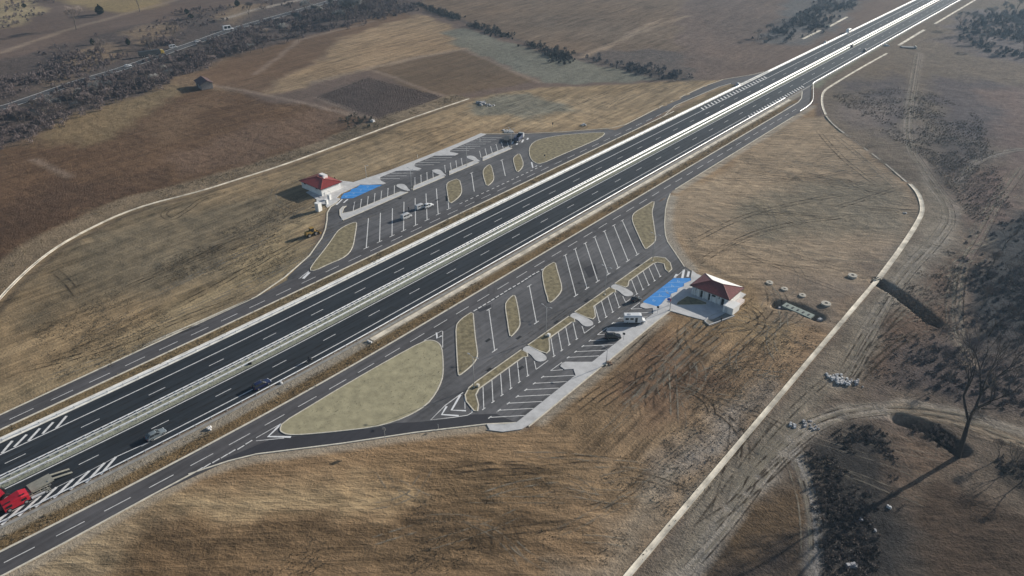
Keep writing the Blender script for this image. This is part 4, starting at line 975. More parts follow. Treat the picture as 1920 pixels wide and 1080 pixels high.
t = empty('flatbed_trailer', (*gp(950, 263), .03), R_(35), 'low dark flatbed trailer behind the dark blue truck', 'trailer')
MB().box((0, 0, .9), (2.3, 6, .15)).build('deck', m_bsign, t); MB().tube((0, 3, .8), (0, 4.6, .6), .07, n=6).build('drawbar', m_bsign, t)
for s in (-1, 1):
    for a in (-1.2, 0): wheel(t, s*1., a, .42, .26)
# distant vehicles
car('dark hatchback driving far away on the near carriageway', *gp(1622,96), 0, darkg, 4.4, 1.8, 1.5, 'hatch', name='moving_car')
car('white box van far away beside the far guardrail', *gp(1591,61), 0, m_wcar, 6.4, 2.3, 2.8, 'van', 'van', name='moving_van')
car('small white car far away against the far guardrail', *gp(1548,81), 0, m_wcar, 4.2, 1.8, 1.5, 'hatch', name='moving_car')
car('dark car far away on the median side of the near carriageway', *gp(1598,88), 0, blackp, 4.2, 1.8, 1.4, 'hatch', name='moving_car')
car('pale car stopped at the far slip road nose', *gp(1384,160), R_(8), m_wcar, 4.2, 1.8, 1.45, 'hatch', name='parked_car')
dirs = R_(-11)
car('white box truck on the old road at top', *gp(428,56), dirs, m_wcar, 7.5, 2.5, 3.2, 'van', 'truck', name='moving_truck')
car('white car following on the old road below the box truck', *gp(371,79), dirs, m_wcar, 4.2, 1.8, 1.5, 'hatch', name='moving_car')
car('pale van half hidden by bare trees on the old road', *gp(325,90), dirs, pale, 5.2, 2., 2.2, 'van', 'van', name='moving_van')
car('white car on the shaded stretch of the old road', *gp(240,125), dirs, m_wcar, 4.2, 1.8, 1.5, 'hatch', name='moving_car')
x, y = gp(299, 102); t = empty('moving_truck', (x, y, 0), dirs, 'yellow cab truck with long dark trailer on the old road', 'truck')
MB().loft([[(-1.2,1,.5),(-1.2,1,3),(1.2,1,3),(1.2,1,.5)],[(-1.2,2.6,.5),(-1.2,2.6,2.8),(1.2,2.6,2.8),(1.2,2.6,.5)],[(-1.1,2.9,.5),(-1.1,2.9,1.6),(1.1,2.9,1.6),(1.1,2.9,.5)]]).build('cab', paintm('yellow_truck_paint', (.5, .36, .08)), t)
MB().box((0, -6, 2.1), (2.5, 13, 2.7)).build('trailer_box', m_bsign, t)
MB().add([(-1.,2.72,1.8),(1.,2.72,1.8),(1.,2.66,2.6),(-1.,2.66,2.6)], [(0,1,2,3)]).build('windscreen', m_glass, t)
for s in (-1, 1):
    for a in (-11, -9.6, 0, 2.): wheel(t, s*1.1, a, .5, .3)
# yellow loader
x, y = gp(585, 441); t = empty('wheel_loader', (x, y, 0), R_(-5), 'old yellow wheel loader parked on the bare earth', 'loader')
m_yel = mat('worn_yellow_paint', (.30, .19, .045), .7, var=.35, scale=1.)
MB().box((0, -1.4, 1.35), (1.7, 2.2, 1.1), taper=.85).build('engine_cover', m_yel, t)
MB().box((0, .3, 1.2), (1.3, 1.6, .7)).build('chassis', m_yel, t)
cb = MB().box((0, .1, 2.9), (1.5, 1.4, .12)).build('cab_roof', m_yel, t); MB().box((0, .1, 2.15), (1.35, 1.25, 1.35)).build('cab_glass', m_glass, t)
mb = MB()
for s in (-1, 1): mb.tube((s*.6, .9, 1.5), (s*.75, 2.6, .7), .13, n=6)
mb.build('lift_arm', m_yel, t)
MB().add([(-1.3,2.5,.1),(1.3,2.5,.1),(1.3,3.3,.1),(-1.3,3.3,.1),(-1.3,2.4,1.1),(1.3,2.4,1.1)], [(0,1,2,3),(0,4,5,1),(0,3,4),(1,5,2)]).build('bucket', m_yel, t)
for s in (-1, 1):
    for a in (-1.5, 1.1): wheel(t, s*.95, a, .72, .45)
# low loader with red machines, lower left
t = empty('low_loader_trailer', (-152.1, 16.4, .03), 0, 'grey low loader trailer with ramps down on the near carriageway', 'trailer')
m_deck = mat('worn_grey_deck', (.24, .235, .20), .75, var=.2, scale=1.2)
MB().box((0, 5.6, 1.1), (2.75, 4.6, .28)).build('rear_deck', m_deck, t)
MB().box((0, -2.4, .75), (2.7, 11.3, .22)).build('main_deck', mat('pinkish_grey_deck', (.22, .195, .19), .8, var=.2), t)
MB().add([(-1.37,3.25,.86),(1.37,3.25,.86),(1.37,3.25,1.2),(-1.37,3.25,1.2)], [(0,1,2,3)]).build('step_plate', m_bsign, t)
for x0 in (-.75, .75): MB().box((x0, 9.75, .62), (.5, 4., .1), rx=R_(-15)).build('ramp', m_deck, t)
mb = MB()
for s in (-1, 1): mb.box((s*1.42, -2., .78), (.1, 11, .3)); mb.box((s*1.2, 4., .8), (.2, 7, .3))
mb.build('side_rail', m_bsign, t)
for s in (-1, 1):
    for a in (4.3, 5.6, 6.9): wheel(t, s*1.15, a, .42, .35)
MB().tube((-.9, .6, .9), (.6, 2.9, 1.25), .13, n=8).tube((-.2, -.6, .95), (-.2, 1.4, .95), .3, .24, 10).build('hydraulic_ram', m_dark, t)
MB().add([(-1.0,-1.,.9),(-.5,-1.,.9),(-.6,.5,.9),(-1.1,.5,.9),(-1.0,-1.,1.1),(-.5,-1.,1.1),(-.6,.5,1.1),(-1.1,.5,1.1)], [(4,5,6,7),(0,1,5,4),(1,2,6,5),(2,3,7,6),(3,0,4,7)]).build('spare_wheel_carrier', m_bsign, t)
t = empty('red_tractor', (-153.2, 13.0, .88), R_(4), 'red tractor with big black tyres standing on the low loader', 'tractor')
MB().loft([[(-.9,-2.6,.8),(-.9,-2.6,2.0),(.9,-2.6,2.0),(.9,-2.6,.8)],[(-1.05,-.5,.8),(-1.05,-.5,2.3),(1.05,-.5,2.3),(1.05,-.5,.8)],[(-1.05,2.6,.8),(-1.,2.6,2.1),(1.,2.6,2.1),(1.05,2.6,.8)]]).build('hood', m_red, t)
MB().box((0, 1.2, 2.32), (1.2, .5, .12)).box((0, .4, 2.34), (1.2, .25, .12)).build('vent', m_dark, t)
for s in (-1, 1):
    wheel(t, s*1.35, 2.4, 1.0, .7); wheel(t, s*1.2, -2.3, .7, .5)
t = empty('red_machine', (-150.7, 16.6, .03), R_(-3), 'red boxy machine with dark windows beside the low loader', 'machine')
MB().loft([[(-1.3,-2.5,.5),(-1.3,-2.5,1.9),(-1.,-2.5,2.1),(1.,-2.5,2.1),(1.3,-2.5,1.9),(1.3,-2.5,.5)],[(-1.35,1.,.5),(-1.35,1.,2.3),(-1.05,1.,2.55),(1.05,1.,2.55),(1.35,1.,2.3),(1.35,1.,.5)],[(-1.2,2.4,.5),(-1.2,2.4,2.0),(-1.,2.4,2.2),(1.,2.4,2.2),(1.2,2.4,2.0),(1.2,2.4,.5)]]).build('body', m_red, t)
for a, b in ((-1.9, 1.1), (.9, 1.)):
    MB().box((1.36, a+.4, 1.5), (.05, b, .55), rz=0).build('window', m_glass, t)
    MB().box((.95, a+.4, 2.48+(.06 if a > 0 else -.16)), (.4, b, .06)).build('vent', m_dark, t)
for s in (-1, 1):
    for a in (-1.7, 1.5): wheel(t, s*1.2, a, .5, .3)
t = empty('harrow_attachment', (-150.4, 21.2, .03), R_(-4), 'grey pipe framed attachment behind the red machine', 'attachment')
mb = MB()
for s in (-.9, -.3, .5, 1.1): mb.tube((s, -2.2, .8), (s+.1, 1.8, .75), .12, n=7)
for a in (-1.6, 0, 1.3): mb.tube((-1.2, a, .65), (1.3, a, .65), .09, n=6)
mb.build('pipe_frame', m_deck, t)
MB().tube((1.15, -2., .7), (1.3, .6, .7), .32, .2, 10).build('roller', mat('pale_grey_paint', (.42, .43, .45), .5), t)
MB().tube((-.9, 1.9, .9), (-.9, 2., .9), .45, n=14).build('hub_disc', m_rim, t)
for s in (-1, 1): wheel(t, s*1.1, .9, .4, .25)
# motorcycle with rider
def person_mesh(label, x, y, rz, pose, cols, z=0., scale=1.):
    me_ = bpy.data.meshes.new('person'); J = {k: (Vector(v)*scale) for k, v in pose['j'].items()}
    names = list(J); me_.from_pydata([J[k] for k in names], [(names.index(a), names.index(b)) for a, b in pose['e']], [])
    o = bpy.data.objects.new('tmp', me_); COL.objects.link(o)
    md = o.modifiers.new('s', 'SKIN'); 
    for k, sv_ in zip(names, me_.skin_vertices[0].data): sv_.radius = (pose['r'][k]*scale, pose['r'][k]*scale); sv_.use_root = (k == 'pelvis')
    o.modifiers.new('ss', 'SUBSURF').levels = 1
    dg = bpy.context.evaluated_depsgraph_get(); m2 = bpy.data.meshes.new_from_object(o.evaluated_get(dg)); bpy.data.objects.remove(o)
    for c in cols: m2.materials.append(c)
    for p in m2.polygons:
        zc = p.center.z/scale; p.material_index = 0 if zc < pose['cut'][0] else (1 if zc < pose['cut'][1] else (2 if zc < pose['cut'][2] else 3)); p.use_smooth = True
    o = bpy.data.objects.new('person', m2); COL.objects.link(o); o.location = (x, y, z); o.rotation_euler.z = rz
    return tag(o, label, 'person')
m_skin = mat('skin', (.45, .28, .2), .6, var=0); m_hair = mat('dark_hair', (.02, .015, .012), .8, var=0); m_jkt = mat('dark_jacket', (.03, .032, .04), .85, var=.1); m_trs = mat('dark_trousers', (.025, .028, .04), .85, var=.1)
stand = dict(j=dict(pelvis=(0,0,.95), chest=(0,0,1.3), neck=(0,0,1.5), head=(0,.02,1.62), top=(0,.01,1.74), ls=(-.2,0,1.42), le=(-.27,.02,1.14), lh=(-.25,.12,.88), rs=(.2,0,1.42), re=(.28,0,1.14), rh=(.25,.1,.88),
    lk=(-.11,.03,.5), la=(-.12,0,.08), lf=(-.13,.16,.05), rk=(.12,.02,.5), ra=(.14,-.04,.08), rf=(.16,.12,.05)), e=[('pelvis','chest'),('chest','neck'),('neck','head'),('head','top'),('chest','ls'),('ls','le'),('le','lh'),('chest','rs'),('rs','re'),('re','rh'),('pelvis','lk'),('lk','la'),('la','lf'),('pelvis','rk'),('rk','ra'),('ra','rf')],
    r=dict(pelvis=.15, chest=.17, neck=.06, head=.1, top=.07, ls=.075, le=.05, lh=.04, rs=.075, re=.05, rh=.04, lk=.075, la=.05, lf=.045, rk=.075, ra=.05, rf=.045), cut=(.95, 1.5, 1.68))
person_mesh('person in dark clothes standing beside the white boxy van', *gp(766.5,395), 0, stand, [m_trs, m_jkt, m_skin, m_hair], z=.03)
person_mesh('person in dark clothes standing at the edge of the near service yard', *gp(1352,604), 1, stand, [m_trs, m_jkt, m_skin, m_hair])
ride = dict(j=dict(pelvis=(0,-.3,.95), chest=(0,-.05,1.32), neck=(0,.02,1.48), head=(0,.08,1.6), top=(0,.08,1.73), ls=(-.2,-.02,1.4), le=(-.32,.2,1.2), lh=(-.3,.48,1.12), rs=(.2,-.02,1.4), re=(.32,.2,1.2), rh=(.3,.48,1.12),
    lk=(-.26,.12,.8), la=(-.24,-.12,.38), lf=(-.24,.05,.33), rk=(.26,.12,.8), ra=(.24,-.12,.38), rf=(.24,.05,.33)), e=stand['e'], r=dict(stand['r'], top=.11, head=.13), cut=(.95, 1.45, 1.5))
x, y = gp(580.5, 678)
t = empty('motorcycle', (x, y, .03), 0, 'dark motorcycle riding on the outer edge line ahead of the navy car', 'motorcycle')
for a in (-.75, .75):
    wv = empty('wheel', (0, a, .32)); wv.parent = t
    MB().tube((-.07, 0, 0), (.07, 0, 0), .32, n=16).build('tyre', m_black, wv); MB().tube((-.08, 0, 0), (.08, 0, 0), .2, n=12).build('rim', m_rim, wv)
MB().loft([[(-.12,-.8,.7),(0,-.8,.85),(.12,-.8,.7),(0,-.8,.6)],[(-.17,-.2,.55),(0,-.2,.82),(.17,-.2,.55),(0,-.2,.3)],[(-.2,.25,.6),(0,.25,1.0),(.2,.25,.6),(0,.25,.3)],[(-.12,.6,.7),(0,.6,.95),(.12,.6,.7),(0,.6,.6)]]).build('body', blackp, t)
MB().tube((0, .75, .32), (0, .52, 1.02), .04, n=6).tube((-.36, .46, 1.08), (.36, .46, 1.08), .025, n=6).build('fork_and_handlebar', m_dark, t)
person_mesh('rider in dark clothing and helmet seated on the motorcycle', x, y, 0, ride, [m_trs, m_jkt, m_jkt, m_dark], z=.03)

# ------------------------------------------------------------------ manholes, pit, rubble
def manhole(u, v, label, r=1.15, h=.5, hole=True):
    x, y = gp(u, v); t = empty('manhole_ring', (x, y, gheight(x, y)-.05), 0, label, 'manhole'); n = 20
    rings = []
    for rr, z in ((r, -.3), (r, h), (r*.35, h+.03), (r*.33, h-.02)):
        rings.append([(rr*math.cos(2*math.pi*k/n), rr*math.sin(2*math.pi*k/n), z) for k in range(n)])
    MB().loft(rings, cap=False).build('concrete_ring', mat('dirty_ring_concrete', (.46, .43, .37), .9, var=.3, scale=1.5), t, False)
    MB().tube((0, 0, h-.14), (0, 0, h-.1), r*.34, n=14).build('lid', m_dark, t)
for u, v, l, r, h in ((1442.5,532,'topmost pale manhole ring near the building', 1.1, .4), (1470.5,544,'second pale manhole ring from the building', 1.05, .4), (1504,556,'third pale manhole ring from the building', 1.05, .4), (1548,573,'largest pale manhole ring near the pit', 1.4, .7), (1598,519,'raised manhole ring beside the pale channel', 1.4, .8)):
    manhole(u, v, l, r, h)
PX = sv('Y', [])
x, y = gp(1496, 583); t = empty('septic_pit', (x, y, -.3), R_(2), 'greenish concrete tank tops in an open pit', 'pit')
ax, ay = gp(1480, 576), gp(1521, 594); ang = math.atan2(ay[1]-ax[1], ay[0]-ax[0])
t.rotation_euler.z = ang
MB().box((0, 0, .3), (9.2, 2.6, .6)).build('tank_top', mat('greenish_concrete', (.27, .31, .28), .9, var=.2), t)
for k in range(5): MB().box((-3.4+k*1.7, 0, .66), (.5, .9, .12)).build('hatch', m_bsign, t)
def rubble(u, v, n, spread, size, label, m, cat='rubble'):
    x, y = gp(u, v); rnd = random.Random(u*7+v); mb = MB()
    for _ in range(n):
        a, rr = rnd.random()*6.28, spread*rnd.random()**.7; s = size*(.5+rnd.random())
        c = Vector((rr*math.cos(a)*1.5, rr*math.sin(a), s*.25)); rz = rnd.random()*3
        v_ = []
        for q in [(-1,-1,-1),(1,-1,-1),(1,1,-1),(-1,1,-1),(-.6,-.7,1),(.7,-.6,1),(.6,.8,1),(-.8,.5,1)]:
            p = Vector(q)*s*.5*(.8+.4*rnd.random()); p.z *= .6; v_.append(Matrix.Rotation(rz, 3, 'Z') @ p+c)
        mb.add(v_, [(3,2,1,0),(4,5,6,7),(0,1,5,4),(1,2,6,5),(2,3,7,6),(3,0,4,7)])
    o = mb.build('rubble_heap', m); o.location = (x, y, gheight(x, y)+.05); return tag(o, label, cat)
m_rock = mat('white_rubble', (.52, .52, .52), .9, var=.15)
m_rockg = mat('grey_rubble', (.36, .36, .37), .9, var=.2)
rubble(1572,711,90,2.1,.5,'heap of white slabs dumped beside the dirt track', m_rock)
rubble(1603,717,10,1.6,.6,'few grey stones right of the white slab heap', m_rockg)
rubble(1520,797,22,1.5,.45,'pale rubble strewn over the track junction', m_rockg)
rubble(1491,798,6,1.1,.5,'small pale stones left of the track junction', m_rock)
rubble(1664,953,4,.5,.55,'white boulder at the edge of the dark thicket', m_rock)
rubble(1596,1062,4,.7,.7,'grey boulder deep in the dark thicket', m_rockg)
rubble(1627,985,6,1.8,.4,'grey stones scattered in the dark thicket', m_rockg)
rubble(953,247,50,2.2,.6,'white rubble heap behind the far bays', m_rock)
rubble(1098,236,8,1.6,.6,'small white stone heap beside the far entry road', m_rock)
rubble(1308,682,3,.7,.9,'reddish block on the soil edge by the pavement', m_rockg) if False else None
rubble(1142,681,4,.6,.7,'broken brown blocks beside the low pavement lamp', mat('brown_block', (.25,.17,.12), .9))
rubble(698,228,4,.8,1.2,'white block beside the farm mound', m_rock)
rubble(403,107,5,2.,1.3,'two pale stones below the bare trees', m_rockg)
rubble(1663,86,5,1.3,1.4,'small white stones beside the far shoulder', m_rock)
rubble(910,196,14,3.5,1.2,'grey concrete pieces on the far earthworks', m_rockg)
rubble(325,90+0,1,.5,.5,'x', m_rock) if False else None
rubble(1697,398,3,.5,.8,'single white stone in the bare circle field', m_rock)
rubble(1536,594,4,.5,.8,'pale concrete lump at the right end of the pit', m_rock)
rubble(1466,573,5,.8,.7,'pale concrete lumps at the left end of the pit', m_rock)
rubble(715,615+5,1,.3,.3,'x', m_rock) if False else None
for u, v, l in ((692,641,'small pit with pale stone at the channel start'),(527,718,'concrete drain inlet on the near shoulder'),(392,804,'pale stone in the strip near the silver car'),(467,683,'dark marker block on the median beside the rail')):
    rubble(u, v, 3, .5, .6, l, m_rock if 'dark' not in l else m_dark, 'stone' if 'stone' in l else 'block')

# ------------------------------------------------------------------ vegetation
m_twig = mat('bare_twigs', (.17, .14, .125), .95, var=.35, scale=.3)
m_twigp = mat('purple_brown_twigs', (.155, .125, .122), .95, var=.35, scale=.3)
m_scrub = mat('olive_scrub', (.075, .075, .058), .95, var=.4, scale=.3)
m_grey = mat('grey_green_twigs', (.2, .205, .205), .95, var=.35, scale=.3)
m_ever = mat('dark_evergreen_leaves', (.018, .026, .012), .9, var=.4, scale=.5)
def branchy(seed, H, lean=(0, 0), spread=.55, depth=5, fork=.42, r0=None, cards=900, card=.22):
    rnd = random.Random(seed); mb = MB(); tips = []
    r0 = r0 or H*.022
    def grow(p, d, l, r, k):
        n = 2 if k < 2 else 1; q = p
        for s in range(n):
            d2 = (d+Vector((rnd.uniform(-.12, .12), rnd.uniform(-.12, .12), rnd.uniform(-.02, .08)))).normalized()
            e = q+d2*l/n; mb.tube(q, e, r*(1-.25*s/n), r*(1-.25*(s+1)/n)*.85, n=7 if k < 2 else (5 if k < 4 else 3), cap=False); q = e; d = d2
        if k >= depth: tips.append((q, d)); return
        for _ in range(rnd.choice((2, 3, 3)) if k else 3):
            a = rnd.uniform(0, 6.28); sp = spread*rnd.uniform(.6, 1.25)
            u = d.orthogonal().normalized(); w = d.cross(u)
            nd = (d*math.cos(sp)+(u*math.cos(a)+w*math.sin(a))*math.sin(sp)+Vector((0, 0, .12))).normalized()
            grow(q, nd, l*rnd.uniform(.62, .86), r*rnd.uniform(.5, .68), k+1)
    grow(Vector((0, 0, -.3)), Vector((lean[0], lean[1], 1)).normalized(), H*fork, r0, 0)
    tw = MB()
    for _ in range(cards):
        p, d = rnd.choice(tips); c = p+Vector((rnd.gauss(0, .035*H), rnd.gauss(0, .035*H), rnd.gauss(0, .03*H)))
        dd = (d+Vector((rnd.gauss(0, .5), rnd.gauss(0, .5), rnd.gauss(.2, .4)))).normalized(); l = H*.05*rnd.uniform(.5, 1.3); s = dd.orthogonal().normalized()*card*.12*rnd.uniform(.6, 1.3)
        tw.add([c-s, c+s, c+dd*l], [(0, 1, 2)])
    return mb, tw
def protos(n, seed, **kw):
    out = []
    for k in range(n):
        a, b = branchy(seed+k, **kw)
        me1 = bpy.data.meshes.new('trunk'); me1.from_pydata(a.v, [], a.f); me2 = bpy.data.meshes.new('crown'); me2.from_pydata(b.v, [], b.f)
        me1.materials.append(m_bark); out.append((me1, me2))
    return out
def place_tree(pr, x, y, s, rz, label, cat='bare tree', m=m_twig, group=None, name='bare_tree', z=None):
    t = empty(name, (x, y, gheight(x, y) if z is None else z), rz, label, cat, group); t.scale = (s, s, s)
    for nm, me_ in zip(('trunk', 'crown'), pr):
        key = (me_.name, m.name)
        if nm == 'crown':
            if key not in place_tree.c:
                c = me_.copy(); c.materials.clear(); c.materials.append(m); place_tree.c[key] = c
            me_ = place_tree.c[key]
        o = bpy.data.objects.new(nm, me_); COL.objects.link(o); o.parent = t
    return t
place_tree.c = {}
# the large bare tree at right
big, bigtw = branchy(43, 29, lean=(.03, .0), spread=.5, depth=6, fork=.36, r0=.6, cards=2200, card=.22)
x, y = gp(1797, 857); t = empty('bare_tree', (x, y, -.3), 0, 'large leaning bare tree at lower right', 'bare tree')
big.build('trunk', mat('dark_wet_bark', (.045, .038, .033), .95, var=.25, scale=2), t, True); bigtw.build('crown', m_twigp, t)
TP = protos(4, 100, H=12, depth=5, spread=.5, fork=.3, cards=1100, card=.8)
TR = protos(3, 300, H=11, depth=5, spread=.48, fork=.3, cards=450, card=.5)
m_twigr = mat('red_brown_twigs', (.13, .10, .09), .95, var=.3, scale=.3)
TW = protos(3, 200, H=16, depth=5, spread=.38, fork=.25, cards=2000, card=1.5)
rnd = random.Random(5)
named = [((143,56),1.4,'slender bare tree with pale trunk at top left',0),((262,22),1.3,'slender bare tree with pale trunk left of the hilltop road',0),((193,112),1.0,'small bare tree on the slope above the old road',0),
 ((285,104),1.0,'bare tree standing over the long dark trailer',0),((333,83),1.25,'forked bare tree beside the old road bend',0),((468,34),1.0,'bare tree beside the upper track',0)]
for (u, v), s, l, k in named:
    x, y = gp(u, v); place_tree(TP[rnd.randrange(4)], x, y, s, rnd.uniform(0, 6), l)
for i, (u, v, s) in enumerate(((648,42,1.25),(690,28,1.2),(668,34,1.0),(716,18,1.0),(560,52,.8),(598,40,.9),(540,70,.7),(620,30,1.),(745,10,1.),(632,48,.8),(578,30,.9),(655,14,1.1))):
    x, y = gp(u, v); place_tree(TW[i % 3], x, y, s, rnd.uniform(0, 6), 'grey willow-like tree among others lining the old road', 'bare tree', m_grey, 'grey trees lining the old road')
for i in range(46):
    tt = rnd.random(); u = -20+tt*600; v = 238-tt*186+rnd.uniform(-4, 22)
    x, y = gp(u, v); place_tree(TP[rnd.randrange(4)], x, y, rnd.uniform(.4, .75), rnd.uniform(0, 6), 'small bare tree in the scrub belt along the old road', 'bare tree', rnd.choice((m_twig, m_twigp, m_grey)), 'small bare trees in the scrub belt')
for i, (u, v, s) in enumerate(((1500,52,.9),(1525,40,1.),(1548,28,.9),(1570,18,1.),(1590,6,1.),(1440,68,.7),(1420,75,.6),(1800,52,1.),(1822,60,1.1),(1850,45,1.),(1875,62,1.2),(1900,75,1.2),(1885,38,1.),(1915,52,1.),(1850,78,.9),(1918,95,1.1),(1840,92,.8),(1905,25,1.))):
    x, y = gp(u, v); place_tree(TP[i % 4], x, y, s, rnd.uniform(0, 6), 'bluish bare bush tree in the thickets at the top right', 'bare tree', m_grey, 'bush trees in the top right thickets')
for i, (u, v, s) in enumerate(((1880,470,1.),(1905,440,1.1),(1850,520,1.),(1890,540,1.2),(1840,580,.9),(1910,590,1.2),(1870,620,1.),(1780,720,.7),(1760,690,.6),(1905,660,.9),(1895,880,.8),(1870,860,.6),(1915,905,.8),(1840,700,.7),(1890,730,.8))):
    x, y = gp(u, v); place_tree(TR[i % 3], x, y, s*.8, rnd.uniform(0, 6), 'dusky bare tree in the thicket along the right edge', 'bare tree', m_twigr, 'bare trees in the right edge thicket')
# evergreens: rounded, many leaf faces
def evergreen(seed, H, W_):
    r = random.Random(seed); mb = MB()
    for _ in range(1500):
        z = r.random(); prof = math.sin(min(1, z*1.15)*math.pi)**.6*(1-.35*z)+.08
        a = r.random()*6.28; rr = W_*prof*(r.random()**.35)*(1+.18*math.sin(3*a+seed))
        c = Vector((rr*math.cos(a), rr*math.sin(a), z*H+.2)); n_ = Vector((r.gauss(0, 1), r.gauss(0, 1), r.gauss(0, 1))).normalized(); u_ = n_.orthogonal().normalized(); w_ = n_.cross(u_); s = H*.05*r.uniform(.6, 1.4)
        mb.add([c-u_*s, c+w_*s*.7, c+u_*s, c-w_*s*.7], [(0, 1, 2, 3)])
    return mb
for (u, v), h, w, l in (((188,27),7.5,3.4,'large round dark evergreen at top left'), ((174,83),4.2,1.8,'small dark evergreen, left of the pair on the slope'), ((241,84),4.4,1.7,'small dark evergreen, right of the pair on the slope'), ((445,12),5.5,2.4,'round dark evergreen above the old road'), ((350,26),4.,2.2,'dark evergreen bush at the top'), ((358,34),3.5,2.6,'wide dark evergreen bush below another at the top'), ((46,14),3.5,2.,'dark evergreen at the top left corner'), ((629,346),3.0,.5,'thin dark conifer sapling beside the far building')):
    x, y = gp(u, v); t = empty('evergreen_tree', (x, y, gheight(x, y)), 0, l, 'evergreen')
    MB().tube((0, 0, -.2), (0, 0, h*.5), h*.03, h*.015, 6).build('trunk', m_bark, t); evergreen(int(u), h, w).build('crown', m_ever, t)
# thickets that read as one mass
def thicket(name, regions, m, label, count, hmin=1., hmax=3., cards=60, size=.6, seed=1):
    rs = np.random.RandomState(seed); V = []
    pts = []
    for poly in regions:
        xs = [p[0] for p in poly]; ys = [p[1] for p in poly]; A = abs(sum(poly[i][0]*poly[(i+1) % len(poly)][1]-poly[(i+1) % len(poly)][0]*poly[i][1] for i in range(len(poly))))/2
        pts.append((poly, A))
    TA = sum(a for _, a in pts); C_ = []
    for poly, A in pts:
        need = int(count*A/TA)+1; xs = [p[0] for p in poly]; ys = [p[1] for p in poly]; got = 0; guard = 0
        while got < need and guard < 60:
            guard += 1
            X = rs.uniform(min(xs), max(xs), need*2); Y = rs.uniform(min(ys), max(ys), need*2); ins = np.zeros(len(X), bool)
            for i in range(len(poly)):
                x0, y0 = poly[i]; x1, y1 = poly[(i+1) % len(poly)]
                ins ^= ((y0 > Y) != (y1 > Y)) & (X < (x1-x0)*(Y-y0)/((y1-y0) or 1e-9)+x0)
            dens_ = vnoise(X, Y, 16, seed+50, 3); ins &= dens_ > .42
            q = np.stack([X[ins], Y[ins]], 1)[:need-got]; C_.append(q); got += len(q)
    C_ = np.concatenate(C_); n = len(C_); C_ = C_+rs.normal(0, 3.2 if hmax > 1 else (.1 if hmax < .3 else .5), C_.shape)
    H = rs.uniform(hmin, hmax, n)*(.6+.8*vnoise(C_[:, 0], C_[:, 1], 25, seed+9, 2)); Wd = H*rs.uniform(.45, .8, n)
    a = rs.uniform(0, 6.28, (n, cards)); z = rs.rand(n, cards); rr = np.sqrt(rs.rand(n, cards))*(1-.45*z)
    c = np.stack([C_[:, 0:1]+np.cos(a)*rr*Wd[:, None], C_[:, 1:2]+np.sin(a)*rr*Wd[:, None], z*H[:, None]*.95-.1], -1).reshape(-1, 3)
    k = len(c); d = rs.normal(0, 1, (k, 3)); d[:, 2] = np.abs(d[:, 2])+.5; d /= np.linalg.norm(d, axis=1)[:, None]
    s = np.cross(d, rs.normal(0, 1, (k, 3))); s /= np.linalg.norm(s, axis=1)[:, None]
    ln = size*rs.uniform(.5, 1.4, k)[:, None]; wd = size*.22*rs.uniform(.5, 1.3, k)[:, None]
    V = np.stack([c-s*wd, c+s*wd, c+d*ln+s*wd*.4, c+d*ln-s*wd*.4], 1).reshape(-1, 3).astype(np.float32)
    F = np.arange(4*k, dtype=np.int32)
    me_ = bpy.data.meshes.new(name); me_.vertices.add(4*k); me_.loops.add(4*k); me_.polygons.add(k)
    me_.vertices.foreach_set('co', V.ravel()); me_.loops.foreach_set('vertex_index', F)
    me_.polygons.foreach_set('loop_start', np.arange(0, 4*k, 4, dtype=np.int32)); me_.polygons.foreach_set('loop_total', np.full(k, 4, dtype=np.int32)); me_.update(calc_edges=True)
    me_.materials.append(m); o = bpy.data.objects.new(name, me_); COL.objects.link(o)
    return tag(o, label, 'thicket', kind='stuff')
belt = [px((-60,200),(0,190),(140,143),(240,113),(330,80),(330,70),(240,90),(120,100),(60,135),(-60,170)), px((-60,300),(0,285),(80,245),(220,195),(350,138),(420,108),(600,62),(775,22),(800,-20),(640,0),(560,24),(430,62),(330,96),(240,130),(140,160),(0,210),(-60,230)), px((60,100),(200,60),(330,20),(430,10),(420,40),(300,70),(170,110),(80,120)), px((0,140),(70,115),(140,130),(60,160),(0,180))]
thicket('scrub_belt', belt[:1]+belt[1:2], m_twigp, 'purple brown bare scrub belt along the old road', 1900, 1., 3.2, 70, .75, 3)
thicket('hillside_scrub', belt[2:]+[px((-60,-60),(120,-60),(100,20),(0,60),(-60,80)), px((500,-20),(640,-60),(560,10),(480,20))], m_twigp, 'dark scrub patches on the slope above the old road', 700, .8, 2.6, 60, .7, 4)
thicket('dark_thicket', [px((1512,835),(1600,800),(1650,800),(1680,860),(1685,940),(1675,1100),(1545,1100),(1525,950)), px((1692,790),(1750,792),(1795,835),(1770,840)), px((1845,862),(1980,862),(1980,950),(1900,895))], mat('dark_bramble_twigs', (.15, .125, .11), .95, var=.4, scale=.4), 'dark bramble thicket beside the dirt track at lower right', 820, .25, .9, 34, .36, 5)
thicket('edge_thicket', [px((1838,450),(1990,380),(1990,670),(1840,645),(1800,570)), px((1700,650),(1990,650),(1990,770),(1760,740))], mat('dusky_twigs', (.125, .108, .108), .95, var=.4, scale=.3), 'dusky scrub along the right edge', 800, .4, 1.5, 40, .5, 6)
thicket('top_thicket', [px((1400,80),(1460,55),(1500,30),(1560,-10),(1640,-20),(1600,10),(1540,55),(1450,80)), px((1790,70),(1830,30),(1990,20),(1990,120),(1880,105),(1830,95)), px((1230,150),(1100,118),(1130,105),(1260,130),(1290,148))], mat('bluish_twigs', (.10, .10, .11), .95, var=.4, scale=.3), 'bluish bush thickets beside the motorway at the top', 800, 1., 3.6, 70, .8, 7)
